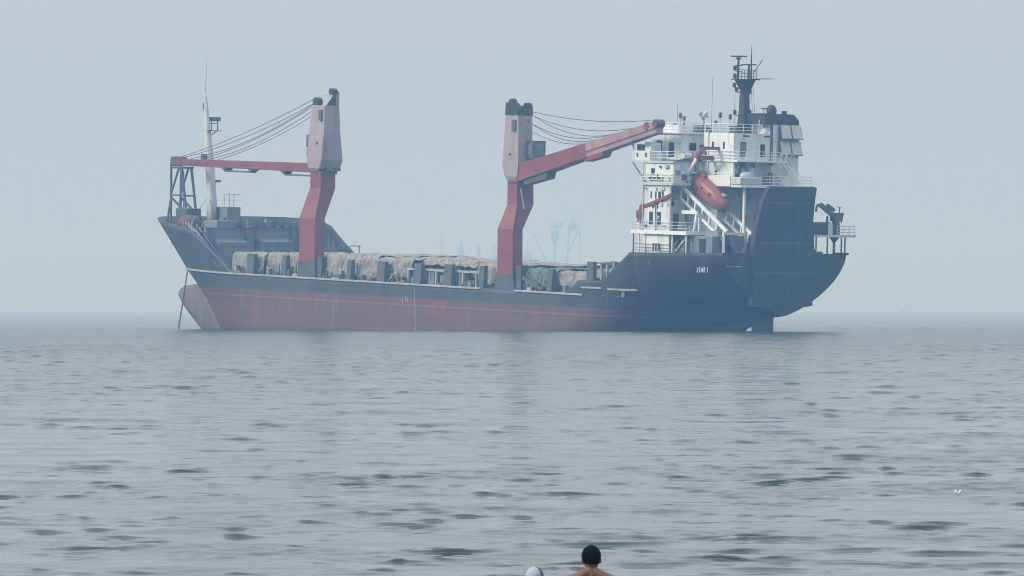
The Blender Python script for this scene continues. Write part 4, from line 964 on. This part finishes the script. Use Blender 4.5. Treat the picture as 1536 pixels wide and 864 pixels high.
# lifeboat: resting bow-down on its rails
lb = empty('lifeboat')
slope = math.atan2(12.35 - 7.2, 118.0 - 110.05)
lb.matrix_world = SHIP_M @ Matrix.Translation((112.6 - 64, -5.75, 10.62)) @ Matrix.Rotation(slope - 0.07, 4, 'Y') @ Matrix.Diagonal((0.95, 0.80, 0.78, 1))
LBR = [(-3.3, 0.5, 0.7, 2.1), (-3.15, 1.0, 0.4, 2.6), (-2.4, 1.38, 0.12, 3.05), (-0.8, 1.5, 0.0, 3.2), (0.8, 1.48, 0.0, 3.05), (2.1, 1.3, 0.1, 2.7), (3.0, 0.95, 0.4, 2.3), (3.45, 0.4, 0.85, 1.8)]
m = MB(); rings = []
for x_, w, z0, z1 in LBR:
    zc, hh = (z0 + z1) / 2, (z1 - z0) / 2
    rings.append([(x_, w * math.copysign(abs(cos(a)) ** 0.75, cos(a)), zc + hh * math.copysign(abs(sin(a)) ** 0.85, sin(a))) for a in [2 * pi * i / 22 for i in range(22)]])
m.loft(rings); body = m.build('boat_hull', M_BOAT, lb, smooth=True)
m = MB(); m.loft([[(x_, y_, z_) for x_, y_ in ((-2.9, -0.75), (-1.5, -0.85), (-1.5, 0.85), (-2.9, 0.75))] for z_ in (2.6, 3.3)] + [[(x_, y_, 3.55) for x_, y_ in ((-2.6, -0.5), (-1.8, -0.55), (-1.8, 0.55), (-2.6, 0.5))]]); m.build('helm_cupola', M_BOAT, lb, bevel=0.1)
m = MB()
for s_ in (-1, 1): m.path([(x_, s_ * (w + 0.03), (z0 + z1) / 2 + 0.1) for x_, w, z0, z1 in LBR[1:-1]], 0.06)
m.build('fender_rail', M_RUSTY, lb)
for x_ in (-0.6, 1.0): MB().box((x_ - 0.2, -1.50, 1.85), (x_ + 0.2, -1.36, 2.1)).build('window', M_GLASS, lb)
MB().box((1.9, -0.35, 2.62), (2.6, 0.35, 2.80)).build('hatch', M_SCARF, lb)
m = MB(); m.path([(-1.2, -1.5, 0.4), (-1.2, -1.56, 1.7), (-1.2, -1.2, 2.9), (-1.2, -0.4, 3.25)], 0.035); m.path([(-2.4, -1.4, 0.4), (-2.4, -1.45, 1.7), (-2.4, -1.1, 2.75)], 0.035); m.build('lashing', M_WIRE, lb)
tag(lb, 'faded orange red enclosed lifeboat nose down on white slanting rails', 'lifeboat')

# stern ramp standing upright against the transom
RPO = [(-3.2, 12.4), (-3.6, 11.7), (-4.05, 10.95), (-4.9, 8.25), (-5.45, 5.5), (-5.44, -1.39), (4.26, -1.39), (4.36, 5.44), (4.05, 8.34), (4.28, 11.0), (4.56, 12.5)]
SR = SMB().plate([(119.75, y, z) for y, z in RPO], (0.65, 0, 0)).build('stern_ramp', M_DARKPAINT, ship)
for z, y0, y1 in ((10.6, -4.0, 4.1), (5.9, -5.2, 4.2), (2.4, -5.3, 4.2)):
    SMB().box((120.4, y0, z), (120.47, y1, z + 0.14)).build('ramp_rib', M_NAVY, SR)
for y in (-2.0, 0.8, 3.0): SMB().box((120.4, y, -1.2), (120.46, y + 0.12, 10.4)).build('ramp_rib', M_DARKPAINT, SR)
SMB().box((119.7, -3.0, 12.42), (120.3, 4.4, 12.62)).build('ramp_edge', M_STEEL, SR)

# starboard quarter platform and its little crane
QP = empty('stern_platform', ship)
SMB().box((117.0, 4.9, 6.72), (119.9, 11.6, 7.0)).build('platform_deck', M_MAST, QP)
for y in (6.45, 8.3, 10.6, 11.2): SMB().tube((118.5, y, 4.4), (118.5, y, 6.75), 0.09).build('platform_leg', M_STEEL, QP)
m = SMB(); m.tube((118.5, 9.4, 4.4), (118.5, 9.4, 6.2), 0.15); m.tube((118.5, 9.4, 6.1), (118.5, 9.4, 6.72), 0.18, 0.6); m.build('platform_leg', M_STEEL, QP)
railing(QP, [(119.8, 8.6, 7.0), (119.8, 11.5, 7.0), (117.1, 11.5, 7.0)], mat=M_MAST, gap=1.0)
m = SMB(); m.box((117.6, 5.0, 7.0), (119.2, 8.4, 8.5)); m.build('winch_house', M_BLACK, QP, bevel=0.25)
SMB().tube((118.5, 8.2, 8.4), (118.5, 8.2, 9.2), 0.14).build('winch_lever', M_STEEL, QP)
SMB().box((119.25, 7.6, 7.0), (119.35, 8.3, 8.4)).build('panel', M_MAST, QP)
m = SMB(); m.tube((118.5, 9.6, 7.0), (118.5, 9.6, 9.2), 0.55, 0.42); m.box((118.0, 9.1, 8.6), (119.0, 10.2, 9.6)); m.build('crane_post', M_STEEL, QP)
m = SMB(); m.bar((118.5, 9.6, 9.0), (118.5, 7.0, 10.55), 0.4, 0.5); m.bar((118.5, 9.3, 9.9), (118.5, 8.1, 10.5), 0.3, 0.35)
m.path([(118.5, 7.0, 10.55), (118.5, 6.55, 10.5), (118.5, 6.35, 10.1), (118.5, 6.35, 9.7)], 0.14); m.build('crane_boom', M_STEEL, QP)
m = SMB(); m.tube((118.5, 10.1, 9.3), (118.5, 10.2, 10.3), 0.08); m.tube((118.5, 9.7, 10.3), (118.5, 10.7, 10.3), 0.04); m.tube((118.5, 10.5, 8.4), (118.5, 10.8, 9.6), 0.09); m.build('crane_lever', M_STEEL, QP)
SMB().box((118.6, 9.2, 4.62), (120.12, 10.3, 4.9)).build('deck_fairlead', M_DARKPAINT, QP)
m = SMB(); m.tube((119.0, 5.6, 4.4), (119.0, 5.6, 5.2), 0.35); m.tube((119.0, 6.6, 4.4), (119.0, 6.6, 5.0), 0.35); m.build('mooring_bitt', M_BLACK, QP)

# ------------------------------------------------------------------ far shapes in the haze
FAR_D = 7600.0
def fx(px, dist=FAR_D): return (px - 768) / F_PX * dist
def fz(py, dist=FAR_D): return CAM_H + (466 - py) / F_PX * dist
PX = FAR_D / F_PX
def far(name, m, px, label, cat, group=None, dist=FAR_D):
    o = m.build(name, M_FAR, None, False, (fx(px, dist), dist, 0)); o.location = (fx(px, dist), dist, 0)
    return tag(o, label, cat, group)
m = MB(); X = fx(662.5); m.tube((X, FAR_D, -1), (X, FAR_D, fz(366)), 1.1, 0.9); m.tube((X, FAR_D, fz(366)), (X, FAR_D, fz(347)), 0.6, 0.3); m.tube((X, FAR_D, fz(367)), (X, FAR_D, fz(361.5)), 2.8, 3.6, 12)
far('lattice_mast', m, 662.5, 'thin pale mast with a round top platform, far off in the haze', 'mast')
for px, top, w, lab in ((692, 362, 4.6, 'widest faint tapering tower, middle distance left of the after crane'), (718, 366, 3.9, 'middle faint tapering tower between the wide one and the after crane'), (741.5, 368.5, 3.8, 'faint tapering tower half hidden by the after crane column')):
    m = MB(); X = fx(px)
    m.loft([[(X + sx * w_ * PX, FAR_D + sy * w_ * PX, z) for sx, sy in ((-1, -1), (1, -1), (1, 1), (-1, 1))] for z, w_ in ((-1, w * 1.25), (fz(392), w), (fz(top + 6), w * 0.55), (fz(top + 1), w * 0.5))])
    m.loft([[(X + sx * 1.1 * PX, FAR_D + sy * 1.1 * PX, z) for sx, sy in ((-1, -1), (1, -1), (1, 1), (-1, 1))] for z in (fz(top + 1), fz(top))])
    far('tapering_tower', m, px, lab, 'tower', 'faint towers behind the ship')
m = MB(); X = fx(792); m.box((X - 6 * PX, FAR_D, -1), (X + 6 * PX, FAR_D + 30, fz(379))); m.box((X - 4 * PX, FAR_D + 2, fz(379)), (X + 1 * PX, FAR_D + 20, fz(375))); m.tube((X - 1.5 * PX, FAR_D + 5, fz(375)), (X - 1.5 * PX, FAR_D + 5, fz(365)), 0.6)
far('distant_block', m, 792, 'small pale blue block just right of the after crane, far away', 'building')
m = MB(); m.tube((fx(800), FAR_D, fz(350)), (fx(819), FAR_D, fz(392)), 1.2); m.tube((fx(800), FAR_D, fz(350)), (fx(800.5), FAR_D, fz(356)), 1.6); m.tube((fx(819), FAR_D, fz(392)), (fx(819), FAR_D, -1), 1.6)
far('crane_boom', m, 819, 'thin slanting boom beside the pale block, far off in the haze', 'crane')
m = MB(); X = fx(832)
m.tube((X, FAR_D, -1), (X, FAR_D, fz(362)), 3.3 * PX, 2.8 * PX, 12); m.loft([[(X + sx * w_ * PX, FAR_D + sy * w_ * PX, z) for sx, sy in ((-1, -1), (1, -1), (1, 1), (-1, 1))] for z, w_ in ((fz(363), 3.0), (fz(358), 6.0), (fz(346), 6.5), (fz(343), 5.0))])
m.box((X - 8 * PX, FAR_D - 5, fz(342)), (X + 9 * PX, FAR_D + 5, fz(338))); m.bar((X - 13 * PX, FAR_D, fz(334)), (X + 13 * PX, FAR_D, fz(334)), 2, 1.4); m.tube((X, FAR_D, fz(338)), (X, FAR_D, fz(330)), 1.2)
m.tube((X + 10 * PX, FAR_D, fz(342)), (X + 10 * PX, FAR_D, fz(333)), 1.6)
far('harbour_crane', m, 832, 'pale harbour crane like a wide T on one thick column, far off', 'harbour crane')
m = MB(); X = fx(860)
m.loft([[(X + sx * w_ * PX, FAR_D + sy * w_ * PX, z) for sx, sy in ((-1, -1), (1, -1), (1, 1), (-1, 1))] for z, w_ in ((fz(344), 5.0), (fz(338), 7.5), (fz(331), 5.5), (fz(326), 3.0))])
m.tube((X, FAR_D, fz(328)), (X, FAR_D, fz(318)), 2.0 * PX, 1.2 * PX); m.tube((fx(854), FAR_D, fz(340)), (fx(846), FAR_D, -1), 1.3); m.tube((fx(867), FAR_D, fz(346)), (fx(848), FAR_D, fz(390)), 1.0); m.tube((fx(870), FAR_D, fz(334)), (fx(871), FAR_D, -1), 0.8)
m.tube((fx(854), FAR_D, fz(330)), (fx(849), FAR_D, fz(332)), 1.0)
far('harbour_crane', m, 860, 'tallest pale harbour crane with a bulky head on thin splayed legs', 'harbour crane')
BD = 7000.0; X = fx(1355, BD); PB = BD / F_PX
m = MB(); m.loft([[(X + sx * w_, BD + sy * 1.6, z) for sx, sy in ((-1, -0.5), (-0.7, -1), (0.7, -1), (1, -0.3), (1, 0.3), (0.7, 1), (-0.7, 1), (-1, 0.5))] for z, w_ in ((-0.6, 3.6), (1.3, 5.2))])
m.box((X - 1.5, BD - 1.2, 1.2), (X + 1.8, BD + 1.2, 3.2)); m.box((X - 3.6, BD - 1.3, 5.6), (X + 3.4, BD + 1.3, 5.8))
for sx in (-3.2, 3.0): m.tube((X + sx, BD, 1.2), (X + sx, BD, 5.7), 0.15)
far('fishing_boat', m, 1355, 'tiny faint boat with a flat canopy on the horizon right of the ship', 'boat', None, BD)

# ------------------------------------------------------------------ people in the water at the bottom of the frame
PD = 52.0
def at(px, py, dist): return Vector(((px - 768) / F_PX * dist, dist, CAM_H + (466 - py) / F_PX * dist))
def capsule(m, p, q, r0, r1): 
    m.tube(p, q, r0, r1, 14); m.ell(p, (r0,) * 3, 14, 8); m.ell(q, (r1,) * 3, 14, 8)
def body_mesh(h_, female=False):
    """one continuous figure standing and facing +Y, feet at z=0; h_ = height"""
    m = MB(); k = h_ / 1.72; P = lambda x, y, z: Vector((x * k, y * k, z * k))
    sw = 0.18 if not female else 0.16
    m.ell(P(0, 0.012, 1.625), (0.073 * k, 0.092 * k, 0.108 * k), 20, 14); m.ell(P(0, 0.04, 1.565), (0.055 * k, 0.062 * k, 0.062 * k))
    m.ell(P(0, 0.108, 1.60), (0.014 * k, 0.02 * k, 0.022 * k)); m.ell(P(0, 0.098, 1.553), (0.026 * k, 0.012 * k, 0.008 * k))
    for s_ in (-1, 1):
        m.ell(P(s_ * 0.078, 0.0, 1.61), (0.012 * k, 0.022 * k, 0.032 * k)); m.ell(P(s_ * 0.03, 0.088, 1.625), (0.013 * k, 0.012 * k, 0.009 * k))
    capsule(m, P(0, -0.01, 1.42), P(0, 0.0, 1.58), 0.058 * k, 0.054 * k)
    for s_ in (-1, 1):
        capsule(m, P(s_ * 0.03, -0.02, 1.505), P(s_ * sw, -0.015, 1.415), 0.043 * k, 0.064 * k)       # trapezius to shoulder
        capsule(m, P(s_ * sw, -0.01, 1.40), P(s_ * (sw + 0.05), -0.02, 1.10), 0.052 * k, 0.040 * k)
        capsule(m, P(s_ * (sw + 0.05), -0.02, 1.10), P(s_ * (sw + 0.02), 0.10, 0.88), 0.040 * k, 0.027 * k)
        wr_ = P(s_ * (sw + 0.02), 0.10, 0.88); pm = P(s_ * (sw + 0.012), 0.14, 0.81)
        capsule(m, wr_, pm, 0.026 * k, 0.034 * k)
        for f in range(4):
            b0 = pm + Vector(((f - 1.5) * 0.019 * k, 0.012 * k, -0.025 * k)); ln = (0.030, 0.036, 0.034, 0.026)[f] * k
            b1 = b0 + Vector((0, ln * 0.5, -ln)); b2 = b1 + Vector((0, -ln * 0.1, -ln * 0.9))
            capsule(m, b0, b1, 0.0095 * k, 0.009 * k); capsule(m, b1, b2, 0.009 * k, 0.0075 * k)
        t0 = pm + Vector((-s_ * 0.03 * k, 0.0, 0.015 * k)); capsule(m, t0, t0 + Vector((-s_ * 0.022 * k, 0.025 * k, -0.035 * k)), 0.011 * k, 0.009 * k)
    for z, rx, ry in ((1.36, sw * 0.88, 0.105), (1.27, sw * 0.86, 0.115), (1.15, 0.145, 0.10), (1.04, 0.135, 0.095), (0.94, 0.16, 0.11)):
        m.ell(P(0, 0, z), (rx * k, ry * k, 0.12 * k), 20, 12)
    for s_ in (-1, 1):
        capsule(m, P(s_ * 0.085, 0, 0.88), P(s_ * 0.10, 0.02, 0.48), 0.088 * k, 0.056 * k); capsule(m, P(s_ * 0.10, 0.02, 0.48), P(s_ * 0.10, -0.02, 0.09), 0.055 * k, 0.036 * k)
        capsule(m, P(s_ * 0.10, -0.02, 0.045), P(s_ * 0.11, 0.15, 0.03), 0.042 * k, 0.03 * k)
    return m
def person(px, head_top, height, label, turn=0.0, female=False):
    top = at(px, head_top, PD); root = empty('person'); base = Vector((top.x, PD, top.z - height))
    root.location = base; root.rotation_euler = (0, 0, turn)
    bo = body_mesh(height, female).build('body', M_SKIN, root, smooth=True)
    rmsh = bo.modifiers.new('skin', 'REMESH'); rmsh.mode = 'VOXEL'; rmsh.voxel_size = 0.0065; rmsh.use_smooth_shade = True
    sm_ = bo.modifiers.new('soft', 'SMOOTH'); sm_.factor = 0.5; sm_.iterations = 5
    tag(root, label, 'person')
    return root, height / 1.72
man, k = person(887, 821.5, 1.72, 'bare shouldered man with short black hair in the sea, seen from behind')
hair = MB(); vs0 = []
hm_ = MB(); hm_.ell((0, -0.004 * k, 1.646 * k), (0.086 * k, 0.100 * k, 0.096 * k), 40, 28)
hm_.v = [(x_ + 0.004 * noise.noise((x_ * 40, y_ * 40, z_ * 40)), y_ + 0.004 * noise.noise((x_ * 40 + 9, y_ * 40, z_ * 40)), z_ + 0.004 * noise.noise((x_ * 40, y_ * 40 + 7, z_ * 40))) for x_, y_, z_ in hm_.v]
keep = lambda p: p[2] > (1.575 + 0.35 * max(0, p[1] + 0.03)) * k if p[1] < 0.03 * k else p[2] > 1.675 * k
hm_.f = [f for f in hm_.f if all(keep(hm_.v[i]) for i in f)]
ho = hm_.build('hair', M_HAIR, man, smooth=True); s_ = ho.modifiers.new('thick', 'SOLIDIFY'); s_.thickness = 0.012
sh = MB(); sh.loft([[(rx * k * cos(a), ry * k * sin(a), z * k) for a in [2 * pi * i / 24 for i in range(24)]] for z, rx, ry in ((1.0, 0.148, 0.108), (0.93, 0.175, 0.125), (0.84, 0.19, 0.13))], caps=False)
for s2 in (-1, 1): sh.loft([[(s2 * 0.093 * k + rx * k * cos(a), 0.01 + rx * k * sin(a), z * k) for a in [2 * pi * i / 18 for i in range(18)]] for z, rx in ((0.87, 0.10), (0.55, 0.085))], caps=False)
o = sh.build('swim_shorts', M_SHORTS, man, smooth=True); s_ = o.modifiers.new('thick', 'SOLIDIFY'); s_.thickness = 0.006

kid, k = person(801.5, 854.5, 1.45, 'person in a white headscarf with a dark blue edge, low in the water', 0.25, True)
sc = MB(); sc.ell((0, 0.0, 1.632 * k), (0.088 * k, 0.107 * k, 0.112 * k), 32, 22)
sc.v = [(x_ * (1 + 0.05 * noise.noise((x_ * 25, y_ * 25, z_ * 12))), y_ * (1 + 0.05 * noise.noise((x_ * 25 + 4, y_ * 25, z_ * 12))), z_) for x_, y_, z_ in sc.v]
sc.f = [f for f in sc.f if all(not (sc.v[i][1] > 0.055 * k and 1.53 * k < sc.v[i][2] < 1.68 * k) for i in f)]
o = sc.build('headscarf', M_SCARF, kid, smooth=True); s_ = o.modifiers.new('thick', 'SOLIDIFY'); s_.thickness = 0.006; s_.offset = 1
bs = MB()
for f0 in range(14):
    a0, a1 = radians(200 - 6), radians(0)
rings = []
for i in range(15):
    t = radians(8 + i * 10.5)
    rings.append([(0.093 * k * sin(t) * cos(b) , 0.112 * k * sin(t) * sin(b), 1.632 * k + 0.118 * k * cos(t)) for b in (radians(-58), radians(-38), radians(-18), radians(2))])
bs.add([p for r_ in rings for p in r_], [(i * 4 + j, i * 4 + j + 1, (i + 1) * 4 + j + 1, (i + 1) * 4 + j) for i in range(14) for j in range(3)])
o = bs.build('scarf_edge', M_SCARF_B, kid, smooth=True); s_ = o.modifiers.new('thick', 'SOLIDIFY'); s_.thickness = 0.006; s_.offset = 1
sv = MB(); sv.loft([[(rx * k * cos(a), -0.005 + ry * k * sin(a), z * k) for a in [2 * pi * i / 24 for i in range(24)]] for z, rx, ry in ((1.53, 0.085, 0.1), (1.46, 0.13, 0.11), (1.40, 0.225, 0.125), (1.25, 0.20, 0.135), (1.05, 0.16, 0.12), (0.85, 0.19, 0.14))], caps=False)
o = sv.build('shirt', M_SHIRT, kid, smooth=True); s_ = o.modifiers.new('thick', 'SOLIDIFY'); s_.thickness = 0.006

# a scrap of white litter afloat on the right
sd_ = CAM_H * F_PX / (742 - 466); p = at(1437, 742, sd_)
m = MB(); m.ell((p.x - 0.028, sd_, 0.012), (0.016, 0.03, 0.02)); m.ell((p.x + 0.03, sd_, 0.012), (0.014, 0.03, 0.018)); m.ell((p.x, sd_, -0.002), (0.04, 0.03, 0.008))
o = m.build('plastic_bag', M_PLASTIC, None, True, (p.x, sd_, 0)); o.location = (p.x, sd_, 0.03)
tag(o, 'scrap of white plastic floating alone on the open water at right', 'litter')
